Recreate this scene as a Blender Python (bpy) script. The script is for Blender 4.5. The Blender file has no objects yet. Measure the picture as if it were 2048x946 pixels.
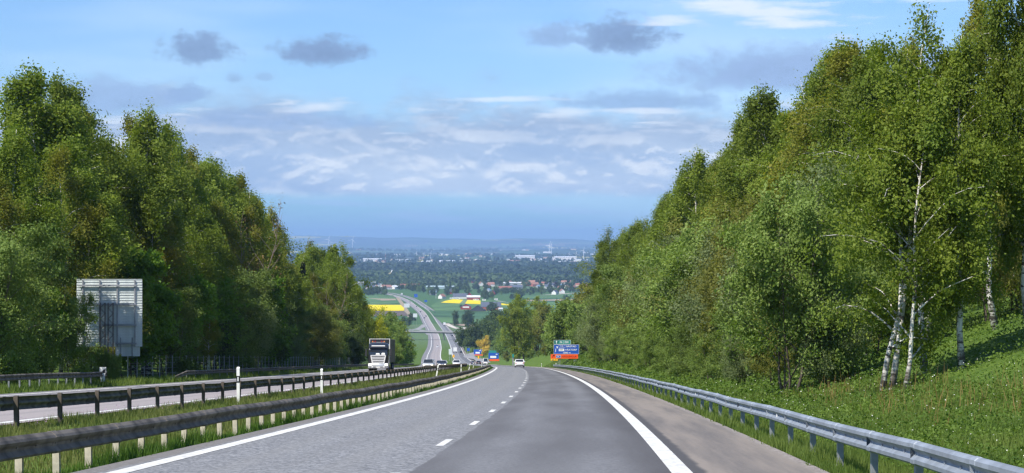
import bpy, math, random
import numpy as np
from mathutils import Vector, Matrix
random.seed(7); RNG = np.random.default_rng(7)
sc = bpy.context.scene
C = sc.collection
R = math.radians
F = 4094.0; UC = 1024.0; VH = 482.0          # focal length and horizon of the photograph, in its pixels

# ---------------------------------------------------------------- camera
cam_d = bpy.data.cameras.new('camera'); cam = bpy.data.objects.new('camera', cam_d); C.objects.link(cam)
cam_d.sensor_width = 36; cam_d.lens = F/2048*36; cam_d.clip_start = 0.5; cam_d.clip_end = 120000
cam.location = (0, 0, 0); cam.rotation_euler = (R(90)+9/F, 0, 0)
sc.camera = cam
vs = sc.view_settings
vs.view_transform = 'Standard'; vs.look = 'None'; vs.exposure = 0.42; vs.gamma = 1.0; vs.use_curve_mapping = False
sc.cycles.use_denoising = True
sc.cycles.max_bounces = 8; sc.cycles.transparent_max_bounces = 8
sc.cycles.diffuse_bounces = 3; sc.cycles.glossy_bounces = 2; sc.cycles.transmission_bounces = 3; sc.cycles.volume_bounces = 0
sc.cycles.filter_width = 1.4

# ---------------------------------------------------------------- shader helpers
class NT:
    def __init__(s, tree): s.t = tree; s.n = tree.nodes; s.l = tree.links
    def new(s, kind, **kw):
        n = s.n.new(kind)
        for k, v in kw.items(): setattr(n, k, v)
        return n
    def put(s, sock, v):
        if isinstance(v, bpy.types.NodeSocket): s.l.new(v, sock)
        elif isinstance(v, (tuple, list)) and sock.type == 'RGBA' and len(v) == 3: sock.default_value = (*v, 1)
        else: sock.default_value = v
    def m(s, op, a, b=0.0, c=None, clamp=False):
        n = s.new('ShaderNodeMath', operation=op, use_clamp=clamp)
        s.put(n.inputs[0], a); s.put(n.inputs[1], b)
        if c is not None: s.put(n.inputs[2], c)
        return n.outputs[0]
    def ramp(s, x, lo, hi, a=0.0, b=1.0, smooth=True):
        n = s.new('ShaderNodeMapRange', interpolation_type='SMOOTHSTEP' if smooth else 'LINEAR')
        s.put(n.inputs['Value'], x); s.put(n.inputs['From Min'], lo); s.put(n.inputs['From Max'], hi)
        s.put(n.inputs['To Min'], a); s.put(n.inputs['To Max'], b)
        return n.outputs['Result']
    def mix_(s, f, a, b, blend='MIX'):
        n = s.new('ShaderNodeMix', data_type='RGBA', blend_type=blend)
        s.put(n.inputs[0], f); s.put(n.inputs[6], a); s.put(n.inputs[7], b)
        return n.outputs[2]
    def xyz(s, x, y, z=0.0):
        n = s.new('ShaderNodeCombineXYZ')
        for i, v in enumerate((x, y, z)): s.put(n.inputs[i], v)
        return n.outputs[0]
    def sep(s, v):
        n = s.new('ShaderNodeSeparateXYZ'); s.put(n.inputs[0], v); return n.outputs
    def noise(s, vec, scale=1.0, detail=4.0, rough=0.5, dist=0.0, dims='3D'):
        n = s.new('ShaderNodeTexNoise', noise_dimensions=dims)
        s.put(n.inputs['Vector'], vec); n.inputs['Scale'].default_value = scale
        n.inputs['Detail'].default_value = detail; n.inputs['Roughness'].default_value = rough; n.inputs['Distortion'].default_value = dist
        return n.outputs['Fac']

# ---------------------------------------------------------------- world and sun
SUN_AZ, SUN_EL = 135.0, 52.0                  # degrees left of the view, degrees up
w = bpy.data.worlds.new('World'); sc.world = w; w.use_nodes = True
t = NT(w.node_tree); t.n.clear()
sky = t.new('ShaderNodeTexSky', sky_type='NISHITA', sun_disc=False)
sky.sun_elevation = R(SUN_EL); sky.sun_rotation = R(-SUN_AZ); sky.altitude = 150; sky.air_density = 1.0; sky.dust_density = 0.4; sky.ozone_density = 2.2
tc = t.new('ShaderNodeTexCoord')
dx, dy, dz = t.sep(tc.outputs['Generated'])
U = t.m('MULTIPLY', t.m('ARCTAN2', dx, dy), F)            # azimuth and elevation, 1/4094 rad
V = t.m('MULTIPLY', t.m('ARCSINE', dz), F)
tone = t.mix_(1.0, sky.outputs['Color'], (0.66, 0.87, 1.20), 'MULTIPLY')
# horizon air: deeper blue low down, all round
low = t.ramp(V, 20, 330, 1.0, 0.0)
tone = t.mix_(low, tone, t.mix_(1.0, tone, (0.60, 0.84, 1.04), 'MULTIPLY'))
S10 = 10.0
def col(c): return tuple(x*S10 for x in c)
warp = t.noise(t.xyz(t.m('MULTIPLY', U, 1/130), t.m('MULTIPLY', V, 1/60)), 1.0, 5, .55)
warp2 = t.noise(t.xyz(t.m('MULTIPLY', U, 1/420), t.m('MULTIPLY', V, 1/150), 4.0), 1.0, 4, .5)
# thin high veil
veil = t.noise(t.xyz(t.m('MULTIPLY', U, 1/900), t.m('MULTIPLY', V, 1/150), 9.0), 1.0, 3, .5)
tone = t.mix_(t.ramp(veil, .42, .75, 0, .45), tone, col((.52, .68, .86)))
# cloud bank low over the plain
edge = t.m('ADD', V, t.m('MULTIPLY', t.m('SUBTRACT', warp2, .5), 190))
edge = t.m('ADD', edge, t.m('MULTIPLY', t.m('SUBTRACT', warp, .5), 130))
top = t.ramp(edge, 235, 310, 1.0, 0.0)
edge2 = t.m('ADD', V, t.m('MULTIPLY', t.m('SUBTRACT', warp, .5), 16))
bot = t.ramp(edge2, 80, 104, 0.0, 1.0)
bank = t.m('MULTIPLY', top, bot)
body = t.mix_(t.ramp(warp2, .38, .62), col((.31, .42, .61)), col((.44, .54, .69)))
def cumulus(su, sv, seed, up, lo, hi):
    f = lambda k: t.noise(t.xyz(t.m('MULTIPLY', U, 1/su), t.m('MULTIPLY', t.m('ADD', V, k), 1/sv), seed), 1.0, 5, .5, .15)
    here, above = f(0.0), f(up)
    return t.m('MULTIPLY', t.ramp(here, lo, hi), t.ramp(t.m('SUBTRACT', here, above), -.06, .10))
lit = t.m('MAXIMUM', cumulus(125, 62, 2.0, 13.0, .45, .58), t.m('MULTIPLY', cumulus(58, 32, 6.0, 8.0, .50, .62), .8))
lit = t.m('MULTIPLY', lit, t.m('MULTIPLY', t.ramp(warp2, .36, .56, .35, 1.0), t.ramp(edge, 150, 250, 1.0, .35)))
body = t.mix_(t.ramp(edge, 140, 250, 0, .65), body, col((.245, .335, .50)))
body = t.mix_(t.m('MULTIPLY', lit, .95), body, col((.66, .71, .78)))
tone = t.mix_(t.m('MULTIPLY', bank, .96), tone, body)
# white rims strung along the top of the bank
rim = t.m('MULTIPLY', t.ramp(edge, 205, 262), t.ramp(edge, 262, 285, 1.0, 0.0))
strk = t.noise(t.xyz(t.m('MULTIPLY', U, 1/120), t.m('MULTIPLY', V, 1/14), 5.0), 1.0, 3, .5)
tone = t.mix_(t.m('MULTIPLY', rim, t.ramp(strk, .52, .70, 0, .7)), tone, col((.62, .69, .78)))
# faint lines of low cloud under the bank
strk2 = t.noise(t.xyz(t.m('MULTIPLY', U, 1/260), t.m('MULTIPLY', V, 1/20), 7.0), 1.0, 4, .5)
lowl = t.m('MULTIPLY', t.ramp(V, 22, 40), t.ramp(V, 70, 95, 1.0, 0.0))
tone = t.mix_(t.m('MULTIPLY', lowl, t.ramp(strk2, .48, .68, 0, .55)), tone, col((.36, .49, .74)))
# single clouds: azimuth, elevation, half sizes, darkness
fl = t.noise(t.xyz(t.m('MULTIPLY', U, 1/46), t.m('MULTIPLY', V, 1/30), 3.0), 1.0, 6, .62)
def blob(u, v, ru, rv, dens, c, ragged=1.2, flat=1.5):
    global tone
    a = t.m('DIVIDE', t.m('SUBTRACT', U, u-UC), ru)
    b = t.m('DIVIDE', t.m('SUBTRACT', V, VH-v), rv)
    b = t.m('MULTIPLY', b, t.ramp(b, -.4, .2, flat, 1.0))
    d = t.m('SQRT', t.m('ADD', t.m('MULTIPLY', a, a), t.m('MULTIPLY', b, b)))
    d = t.m('ADD', d, t.m('MULTIPLY', t.m('SUBTRACT', fl, .5), ragged*1.9))
    k = t.ramp(d, .45, 1.25, dens, 0.0)
    # the sunlit shoulder of the cloud is paler
    cc = t.mix_(t.ramp(b, -.3, 1.0), c, tuple(x*1.25 for x in c))
    cc = t.mix_(t.ramp(fl, .40, .66, 0, .55), tuple(x*1.3 for x in c), cc)
    tone = t.mix_(k, tone, cc)
grey = col((.15, .225, .37)); mid = col((.19, .285, .46)); lav = col((.205, .295, .47))
blob(1640, 150, 330, 62, .95, lav, .7)
blob(1290, 205, 190, 26, .75, mid, 1.0)
blob(240, 205, 150, 44, .8, lav, .8)
blob(560, 245, 230, 24, .7, mid, .9)
blob(403, 108, 74, 38, .9, grey)
blob(645, 110, 90, 36, .95, grey, 1.0)
blob(1247, 78, 92, 46, .95, grey, 1.1)
blob(1112, 76, 64, 30, .8, mid)
blob(382, 192, 44, 26, .8, mid)
blob(473, 162, 20, 13, .6, mid); blob(530, 158, 20, 10, .5, mid)
blob(-420, 150, 160, 60, .85, grey); blob(2700, 170, 220, 60, .85, lav); blob(2500, 60, 120, 40, .8, grey)
white = col((.64, .71, .80))
def streak(u, v, ru, rv, dens, tilt=0.0):
    global tone
    du = t.m('SUBTRACT', U, u-UC)
    a = t.m('DIVIDE', du, ru)
    b = t.m('DIVIDE', t.m('SUBTRACT', t.m('SUBTRACT', V, VH-v), t.m('MULTIPLY', du, tilt)), rv)
    d = t.m('SQRT', t.m('ADD', t.m('MULTIPLY', a, a), t.m('MULTIPLY', b, b)))
    d = t.m('ADD', d, t.m('MULTIPLY', t.m('SUBTRACT', strk, .5), 2.6))
    d = t.m('ADD', d, t.m('MULTIPLY', t.m('SUBTRACT', fl, .5), 1.3))
    tone = t.mix_(t.ramp(d, .0, 1.3, dens, 0.0), tone, white)
streak(1520, 28, 170, 30, .9, -.12); streak(1340, 44, 90, 11, .75, -.02); streak(1850, 2, 160, 12, .8)
streak(1010, 199, 120, 6, .7); streak(640, 214, 70, 12, .7, .08); streak(1290, 222, 70, 8, .7); streak(1130, 226, 40, 14, .7)
bg = t.new('ShaderNodeBackground'); t.put(bg.inputs['Color'], tone); bg.inputs['Strength'].default_value = 0.1
out = t.new('ShaderNodeOutputWorld'); t.l.new(bg.outputs[0], out.inputs['Surface'])
w.cycles.sampling_method = 'MANUAL'; w.cycles.sample_map_resolution = 512

sun_d = bpy.data.lights.new('sun', 'SUN'); sun_d.energy = 5.0; sun_d.angle = R(0.5); sun_d.color = (1.0, .945, .86)
sun = bpy.data.objects.new('sun', sun_d); C.objects.link(sun)
sdir = Vector((-math.sin(R(SUN_AZ))*math.cos(R(SUN_EL)), math.cos(R(SUN_AZ))*math.cos(R(SUN_EL)), math.sin(R(SUN_EL))))
sun.rotation_euler = sdir.to_track_quat('Z', 'Y').to_euler(); sun.location = (-60, 80, 150)

# ---------------------------------------------------------------- the lie of the land
def pchip(xs, ys):
    xs = np.array(xs, float); ys = np.array(ys, float)
    h = np.diff(xs); d = np.diff(ys)/h
    m = np.zeros_like(xs); m[0] = d[0]; m[-1] = d[-1]
    m[1:-1] = (d[:-1]*h[1:]+d[1:]*h[:-1])/(h[1:]+h[:-1])
    def f(x):
        x = np.asarray(x, float); i = np.clip(np.searchsorted(xs, x)-1, 0, len(h)-1)
        tt = (x-xs[i])/h[i]; lin = (tt < 0) | (tt > 1)
        h00 = 2*tt**3-3*tt**2+1; h10 = tt**3-2*tt**2+tt; h01 = -2*tt**3+3*tt**2; h11 = tt**3-tt**2
        v = h00*ys[i]+h10*h[i]*m[i]+h01*ys[i+1]+h11*h[i]*m[i+1]
        e = np.where(tt < 0, ys[0]+m[0]*(x-xs[0]), ys[-1]+m[-1]*(x-xs[-1]))
        return np.where(lin, e, v)
    return f
# lateral position and height of the lane line along the road, fitted to the photograph's lane markings
xr = pchip([-80, 0, 50, 100, 150, 200, 250, 300, 350, 400, 500, 600, 800, 1000, 1200, 1750, 2240, 2680, 3100, 3400, 3780, 4030, 4150, 4400, 4700],
           [-5.8, -2.51, -.83, .37, 1.15, 1.57, 1.72, 1.66, 1.45, 1.05, -.7, -4.2, -12.5, -21, -29.6, -48.7, -69, -94, -121, -147, -183, -216, -237, -300, -400])
PL = -107.0
_zr = pchip([-80, 0, 50, 100, 150, 200, 250, 300, 350, 400, 450, 500, 600, 700, 800, 1000, 1200, 1400, 1600, 1750, 2000, 2240, 2680, 3100, 5000, 90000],
            [3.1, -1.6, -4.49, -7.36, -10.2, -13.04, -15.9, -18.79, -21.72, -24.72, -27.7, -30.7, -36.6, -42.5, -48.3, -60, -69.2, -77, -84.3, -89.2, -96.5, -101.6, -106.5, PL, PL, PL])
def zr(y): return _zr(y)
def smooth(x, a, b):
    k = np.clip((np.asarray(x, float)-a)/(b-a), 0, 1); return k*k*(3-2*k)
def cross(n, y):
    """height of the ground above the road surface, n metres right of the lane line"""
    n = np.asarray(n, float); y = np.asarray(y, float)
    fade = 1-smooth(y, 800, 1500)
    b14 = np.interp(y, [0, 110, 163, 230, 363, 600, 900], [.45, .45, .9, 1.65, 2.6, 2.6, 1.5])
    right = np.interp(n, [5.9, 6.15, 6.6, 8.4, 10, 12, 14, 20, 30, 60, 120, 400], [-.07, -.10, -.2, -.48, -.3, .1, .5, 2.6, 5.6, 13, 19, 22])
    k = np.interp(n, [9, 14, 400], [0, 1, 1])
    right = right + k*(b14-.45)
    left = np.interp(-n, [23.4, 24.4, 26.5, 29, 34, 45, 80, 150, 400], [-.07, .02, 0., -.3, .2, 1.6, 5, 9, 12])
    med = np.interp(n, [-11.9, -10.9, -10.2, -8, -6.2, -5.2, -4.9, -4.6], [-.07, -.07, 0., -.05, -.15, -.16, -.10, -.07])
    z = np.where(n > 5.9, right*fade-.07*(1-fade), np.where(n < -23.4, left*fade-.07*(1-fade), med))
    return z
def far_hills(x, y):
    x = np.asarray(x, float); y = np.asarray(y, float)
    u = x/np.maximum(y, 1)*F
    ridge = np.interp(u, [-900, -500, -420, -330, -250, -100, 60, 230, 600], [60, 78, 88, 84, 62, 46, 36, 8, 0])
    ridge = ridge + 9*np.sin(u/37.)+6*np.sin(u/17.+1)+4*np.sin(u/71.)
    return (ridge+107)*smooth(y, 27000, 36000)*(1-.3*smooth(y, 37000, 44000)) + 26*smooth(y, 17000, 21000)*(1-smooth(y, 21000, 24000))*(.5+.5*np.sin(u/90.))
def gz(x, y):
    """ground height anywhere"""
    x = np.asarray(x, float); y = np.asarray(y, float)
    return zr(y)+cross(x-xr(np.minimum(y, 4700)), y)+far_hills(x, y)
def rp(y, n, dz=0.0, ground=False):
    x = float(xr(y))+n
    return Vector((x, y, float(gz(x, y) if ground else zr(y))+dz))
def pg(u, v, z=PL):
    """where the ray through photo pixel (u, v) meets the plain"""
    y = -z*F/(v-VH); return Vector(((u-UC)/F*y, y, z))
def pxy(u, y): return (u-UC)/F*y

# ---------------------------------------------------------------- mesh helpers
class MB:
    def __init__(s): s.v = []; s.f = []; s.mi = []
    def add(s, vs_, fs, mi=0):
        o = len(s.v); s.v += [tuple(p) for p in vs_]; s.f += [tuple(i+o for i in f) for f in fs]; s.mi += [mi]*len(fs); return s
    def box(s, x0, x1, y0, y1, z0, z1, mi=0, tp=0.0, M=None):
        v = [(x0, y0, z0), (x1, y0, z0), (x1, y1, z0), (x0, y1, z0), (x0+tp, y0+tp, z1), (x1-tp, y0+tp, z1), (x1-tp, y1-tp, z1), (x0+tp, y1-tp, z1)]
        if M is not None: v = [M @ Vector(p) for p in v]
        return s.add(v, [(3, 2, 1, 0), (4, 5, 6, 7), (0, 1, 5, 4), (1, 2, 6, 5), (2, 3, 7, 6), (3, 0, 4, 7)], mi)
    def bar(s, a, b, w_, d_=None, mi=0):
        a = Vector(a); b = Vector(b); z = (b-a).normalized(); d_ = d_ or w_
        x = z.orthogonal().normalized() if abs(z.z) < .95 else Vector((1, 0, 0)); x = (x-z*x.dot(z)).normalized(); y = z.cross(x)
        v = [p+x*i*w_/2+y*j*d_/2 for p in (a, b) for i, j in ((-1, -1), (1, -1), (1, 1), (-1, 1))]
        return s.add(v, [(3, 2, 1, 0), (4, 5, 6, 7), (0, 1, 5, 4), (1, 2, 6, 5), (2, 3, 7, 6), (3, 0, 4, 7)], mi)
    def tube(s, pts, rad, k=6, mi=0, caps=True):
        pts = [Vector(p) for p in pts]; o = len(s.v); n = len(pts)
        for i, p in enumerate(pts):
            d = (pts[min(i+1, n-1)]-pts[max(i-1, 0)]).normalized()
            x = Vector((0, 1, 0)) if abs(d.y) < .9 else Vector((1, 0, 0)); x = (x-d*x.dot(d)).normalized(); y = d.cross(x)
            r = rad[i] if hasattr(rad, '__len__') else rad
            for j in range(k):
                a = 2*math.pi*j/k; s.v.append(tuple(p+x*math.cos(a)*r+y*math.sin(a)*r))
        for i in range(n-1):
            for j in range(k):
                s.f.append((o+i*k+j, o+i*k+(j+1) % k, o+(i+1)*k+(j+1) % k, o+(i+1)*k+j)); s.mi.append(mi)
        if caps:
            s.f.append(tuple(o+j for j in reversed(range(k)))); s.f.append(tuple(o+(n-1)*k+j for j in range(k))); s.mi += [mi, mi]
        return s
    def prism(s, poly, axis, a, b, mi=0):
        """extrude a 2-D polygon along an axis ('x': poly is (y, z))"""
        def P(p, h): return {'x': (h, p[0], p[1]), 'y': (p[0], h, p[1]), 'z': (p[0], p[1], h)}[axis]
        n = len(poly); v = [P(p, a) for p in poly]+[P(p, b) for p in poly]
        return s.add(v, [tuple(range(n)), tuple(reversed(range(n, 2*n)))]+[(i, i+n, (i+1) % n+n, (i+1) % n) for i in range(n)], mi)
    def loft(s, rings, mi=0, caps=True):
        o = len(s.v); k = len(rings[0])
        for r in rings: s.v += [tuple(p) for p in r]
        for i in range(len(rings)-1):
            for j in range(k):
                s.f.append((o+i*k+j, o+i*k+(j+1) % k, o+(i+1)*k+(j+1) % k, o+(i+1)*k+j)); s.mi.append(mi)
        if caps:
            s.f.append(tuple(o+j for j in reversed(range(k)))); s.f.append(tuple(o+(len(rings)-1)*k+j for j in range(k))); s.mi += [mi, mi]
        return s
    def mesh(s, name, mats, smooth_=False, fix=True):
        me = bpy.data.meshes.new(name); me.from_pydata(s.v, [], s.f)
        for m in (mats if isinstance(mats, (list, tuple)) else [mats] if mats else []): me.materials.append(m)
        if any(s.mi): me.polygons.foreach_set('material_index', s.mi)
        if fix:
            import bmesh
            bm = bmesh.new(); bm.from_mesh(me); bmesh.ops.recalc_face_normals(bm, faces=bm.faces); bm.to_mesh(me); bm.free()
        if smooth_: me.polygons.foreach_set('use_smooth', [True]*len(me.polygons))
        me.update(); return me
    def build(s, name, mats, parent=None, smooth_=False, fix=True, loc=None):
        return link(name, s.mesh(name, mats, smooth_, fix), parent, loc)
def link(name, data, parent=None, loc=None, rot=None, scale=None):
    o = bpy.data.objects.new(name, data); C.objects.link(o)
    if parent is not None: o.parent = parent
    if loc is not None: o.location = loc
    if rot is not None: o.rotation_euler = rot
    if scale is not None: o.scale = scale
    return o
def tag(o, label=None, cat=None, group=None, kind=None):
    for k, v in (('label', label), ('category', cat), ('group', group), ('kind', kind)):
        if v: o[k] = v
    return o
def thing(name, label, cat, loc=(0, 0, 0), rz=0.0, group=None):
    o = link(name, None, None, loc, (0, 0, rz)); o.empty_display_size = .2
    return tag(o, label, cat, group)
def copy_tree(o, parent=None):
    c = o.copy(); C.objects.link(c); c.parent = parent
    for ch in KIDS.get(o.name, o.children): copy_tree(ch, c)
    return c
KIDS = {}
def kids(o):
    """remember a thing's parts once, so that copying it does not walk the whole scene"""
    KIDS[o.name] = list(o.children)
    for ch in KIDS[o.name]: kids(ch)
    return o
def dup(o, loc, rz=0.0, scale=1.0, label=None, group=None):
    c = copy_tree(o); c.location = loc; c.rotation_euler = (0, 0, rz); c.scale = (scale,)*3 if not hasattr(scale, '__len__') else scale
    if label: c['label'] = label
    if group: c['group'] = group
    return c
def quads_mesh(name, verts, nper, mats, attr=None):
    """numpy mesh of separate n-gons; attr: one value per face"""
    nv = len(verts); nf = nv//nper
    me = bpy.data.meshes.new(name)
    me.vertices.add(nv); me.vertices.foreach_set('co', np.ascontiguousarray(verts, dtype=np.float32).ravel())
    me.loops.add(nv); me.loops.foreach_set('vertex_index', np.arange(nv, dtype=np.int32))
    me.polygons.add(nf); me.polygons.foreach_set('loop_start', np.arange(nf, dtype=np.int32)*nper)
    for m in (mats if isinstance(mats, (list, tuple)) else [mats]): me.materials.append(m)
    if attr is not None:
        a = me.attributes.new('tint', 'FLOAT', 'FACE'); a.data.foreach_set('value', np.ascontiguousarray(attr, dtype=np.float32))
    me.update(calc_edges=True); return me
def grid_mesh(name, P, mat, uv=None, flip=False):
    """P: rows x cols x 3"""
    r, c = P.shape[:2]
    idx = np.arange(r*c).reshape(r, c)
    q = np.stack([idx[:-1, :-1], idx[:-1, 1:], idx[1:, 1:], idx[1:, :-1]], -1).reshape(-1, 4)
    if flip: q = q[:, ::-1]
    me = bpy.data.meshes.new(name); me.vertices.add(r*c); me.vertices.foreach_set('co', P.reshape(-1).astype(np.float32))
    me.loops.add(q.size); me.loops.foreach_set('vertex_index', q.ravel().astype(np.int32))
    me.polygons.add(len(q)); me.polygons.foreach_set('loop_start', np.arange(len(q), dtype=np.int32)*4)
    me.polygons.foreach_set('use_smooth', np.ones(len(q), dtype=bool))
    me.materials.append(mat)
    if uv is not None:
        l = me.uv_layers.new(name='UVMap'); l.data.foreach_set('uv', uv.reshape(-1, 2)[q.ravel()].astype(np.float32).ravel())
    me.update(calc_edges=True); return me

# ---------------------------------------------------------------- materials
def mat(name, c, rough=.6, metal=0.0, spec=.5, var=0.0, scale=3.0, coat=0.0, bump=0.0, emit=None):
    m = bpy.data.materials.new(name); m.use_nodes = True; n = NT(m.node_tree); p = m.node_tree.nodes['Principled BSDF']
    p.inputs['Roughness'].default_value = rough; p.inputs['Metallic'].default_value = metal; p.inputs['Specular IOR Level'].default_value = spec
    p.inputs['Coat Weight'].default_value = coat
    p.inputs['Base Color'].default_value = (*c, 1)
    if var or bump:
        tc_ = n.new('ShaderNodeTexCoord'); f = n.noise(tc_.outputs['Object'], scale, 5, .6)
        if var:
            lo = tuple(x*(1-var) for x in c); hi = tuple(min(1, x*(1+var)) for x in c)
            n.put(p.inputs['Base Color'], n.mix_(n.ramp(f, .3, .7), lo, hi))
        if bump:
            b = n.new('ShaderNodeBump'); b.inputs['Strength'].default_value = bump; b.inputs['Distance'].default_value = .02
            n.put(b.inputs['Height'], f); n.put(p.inputs['Normal'], b.outputs[0])
    if emit:
        p.inputs['Emission Color'].default_value = (*emit[0], 1); p.inputs['Emission Strength'].default_value = emit[1]
    return m
def leaf_mat(name, c, c2, trans=.35, tvar=.35, ovar=.18, rough=.5):
    """leaves: colour varies leaf by leaf (tint) and tree by tree; part of the light passes through"""
    m = bpy.data.materials.new(name); m.use_nodes = True; n = NT(m.node_tree); p = m.node_tree.nodes['Principled BSDF']
    o = m.node_tree.nodes['Material Output']
    a = n.new('ShaderNodeAttribute', attribute_name='tint'); oi = n.new('ShaderNodeObjectInfo')
    base = n.mix_(n.m('MULTIPLY', a.outputs['Fac'], 1.0), c, c2)
    k = n.ramp(oi.outputs['Random'], 0, 1, 1-ovar, 1+ovar, False)
    n2 = n.new('ShaderNodeVectorMath', operation='SCALE'); n.put(n2.inputs[0], base); n.put(n2.inputs['Scale'], k)
    base = n2.outputs[0]
    n.put(p.inputs['Base Color'], base); p.inputs['Roughness'].default_value = .6; p.inputs['Specular IOR Level'].default_value = .18
    tr = n.new('ShaderNodeBsdfTranslucent'); n.put(tr.inputs['Color'], n.mix_(1.0, base, (1.25, 1.3, .55), 'MULTIPLY'))
    mx = n.new('ShaderNodeMixShader'); mx.inputs[0].default_value = trans
    n.l.new(p.outputs[0], mx.inputs[1]); n.l.new(tr.outputs[0], mx.inputs[2]); n.l.new(mx.outputs[0], o.inputs['Surface'])
    return m
def bark_birch():
    m = bpy.data.materials.new('birch_bark'); m.use_nodes = True; n = NT(m.node_tree); p = m.node_tree.nodes['Principled BSDF']
    tc_ = n.new('ShaderNodeTexCoord'); x, y, z = n.sep(tc_.outputs['Object'])
    f = n.noise(n.xyz(n.m('MULTIPLY', x, 2.2), n.m('MULTIPLY', y, 2.2), n.m('MULTIPLY', z, 7.0)), 1.0, 4, .6)
    g = n.noise(n.xyz(n.m('MULTIPLY', x, 1.0), n.m('MULTIPLY', y, 1.0), n.m('MULTIPLY', z, .8)), 1.0, 3, .5)
    k = n.m('MAXIMUM', n.ramp(f, .52, .60), n.m('MULTIPLY', n.ramp(z, 2.2, .2), n.ramp(f, .40, .50)))
    c = n.mix_(k, (.66, .63, .57), (.05, .04, .035)); c = n.mix_(n.ramp(g, .45, .7), c, n.mix_(.5, c, (.22, .17, .12)))
    n.put(p.inputs['Base Color'], c); p.inputs['Roughness'].default_value = .8
    return m
M = {}
M['birch_bark'] = bark_birch()
M['bark'] = mat('grey_brown_bark', (.11, .085, .065), .9, var=.4, scale=4, bump=.4)
M['birch'] = leaf_mat('birch_leaf', (.105, .165, .018), (.23, .28, .04), .40)
M['birch_olive'] = leaf_mat('birch_leaf_olive', (.135, .16, .018), (.26, .25, .04), .40)
M['willow'] = leaf_mat('willow_leaf', (.10, .17, .026), (.25, .32, .085), .36)
M['grey_willow'] = leaf_mat('grey_willow_leaf', (.13, .18, .06), (.26, .31, .14), .38)
M['maple'] = leaf_mat('maple_leaf', (.095, .19, .018), (.18, .30, .035), .45)
M['oak'] = leaf_mat('oak_leaf_bronze', (.13, .15, .026), (.25, .25, .06), .4)
M['yellow'] = leaf_mat('yellow_green_leaf', (.27, .30, .018), (.48, .47, .04), .4)
M['golden'] = leaf_mat('golden_leaf', (.50, .36, .05), (.72, .54, .11), .3)
M['dark'] = leaf_mat('dark_leaf', (.05, .085, .02), (.095, .135, .036), .3)
M['poplar'] = leaf_mat('poplar_leaf', (.15, .20, .022), (.26, .30, .045), .42)
M['white_flower'] = mat('white_petal', (.75, .75, .65), .7); M['lilac'] = mat('lilac_petal', (.40, .20, .42), .7); M['dandelion'] = mat('dandelion_petal', (.80, .60, .02), .7)
M['copper'] = leaf_mat('copper_leaf', (.028, .016, .018), (.05, .03, .03), .15)
M['spruce'] = leaf_mat('spruce_needle', (.028, .042, .018), (.05, .06, .024), .12)
M['grass'] = leaf_mat('grass_blade', (.055, .115, .016), (.17, .22, .05), .35, ovar=.0)
M['median_grass'] = leaf_mat('dry_median_grass', (.075, .125, .022), (.19, .20, .065), .35, ovar=.0)
M['dark_grass'] = leaf_mat('lush_grass', (.045, .105, .014), (.11, .19, .03), .35, ovar=.0)
M['weed'] = leaf_mat('weed_leaf', (.05, .11, .016), (.145, .215, .035), .35, ovar=.0)
M['straw'] = leaf_mat('dry_stalk', (.20, .12, .04), (.30, .21, .08), .2, ovar=.0)
M['twig'] = mat('bare_twig', (.20, .16, .13), .9, var=.3)

def road_paint(name='white_road_paint'):
    m = bpy.data.materials.new(name); m.use_nodes = True; n = NT(m.node_tree); p = m.node_tree.nodes['Principled BSDF']
    tc_ = n.new('ShaderNodeTexCoord'); f = n.noise(tc_.outputs['Object'], 9, 5, .7); g = n.noise(tc_.outputs['Object'], 1.3, 3, .6)
    c = n.mix_(n.ramp(n.m('ADD', f, n.m('MULTIPLY', g, .35)), .50, .80), (.80, .80, .75), (.50, .49, .46))
    n.put(p.inputs['Base Color'], c); p.inputs['Roughness'].default_value = .7
    b = n.new('ShaderNodeBump'); b.inputs['Strength'].default_value = .3; n.put(b.inputs['Height'], f); n.put(p.inputs['Normal'], b.outputs[0])
    return m
M['paint'] = road_paint()

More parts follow.
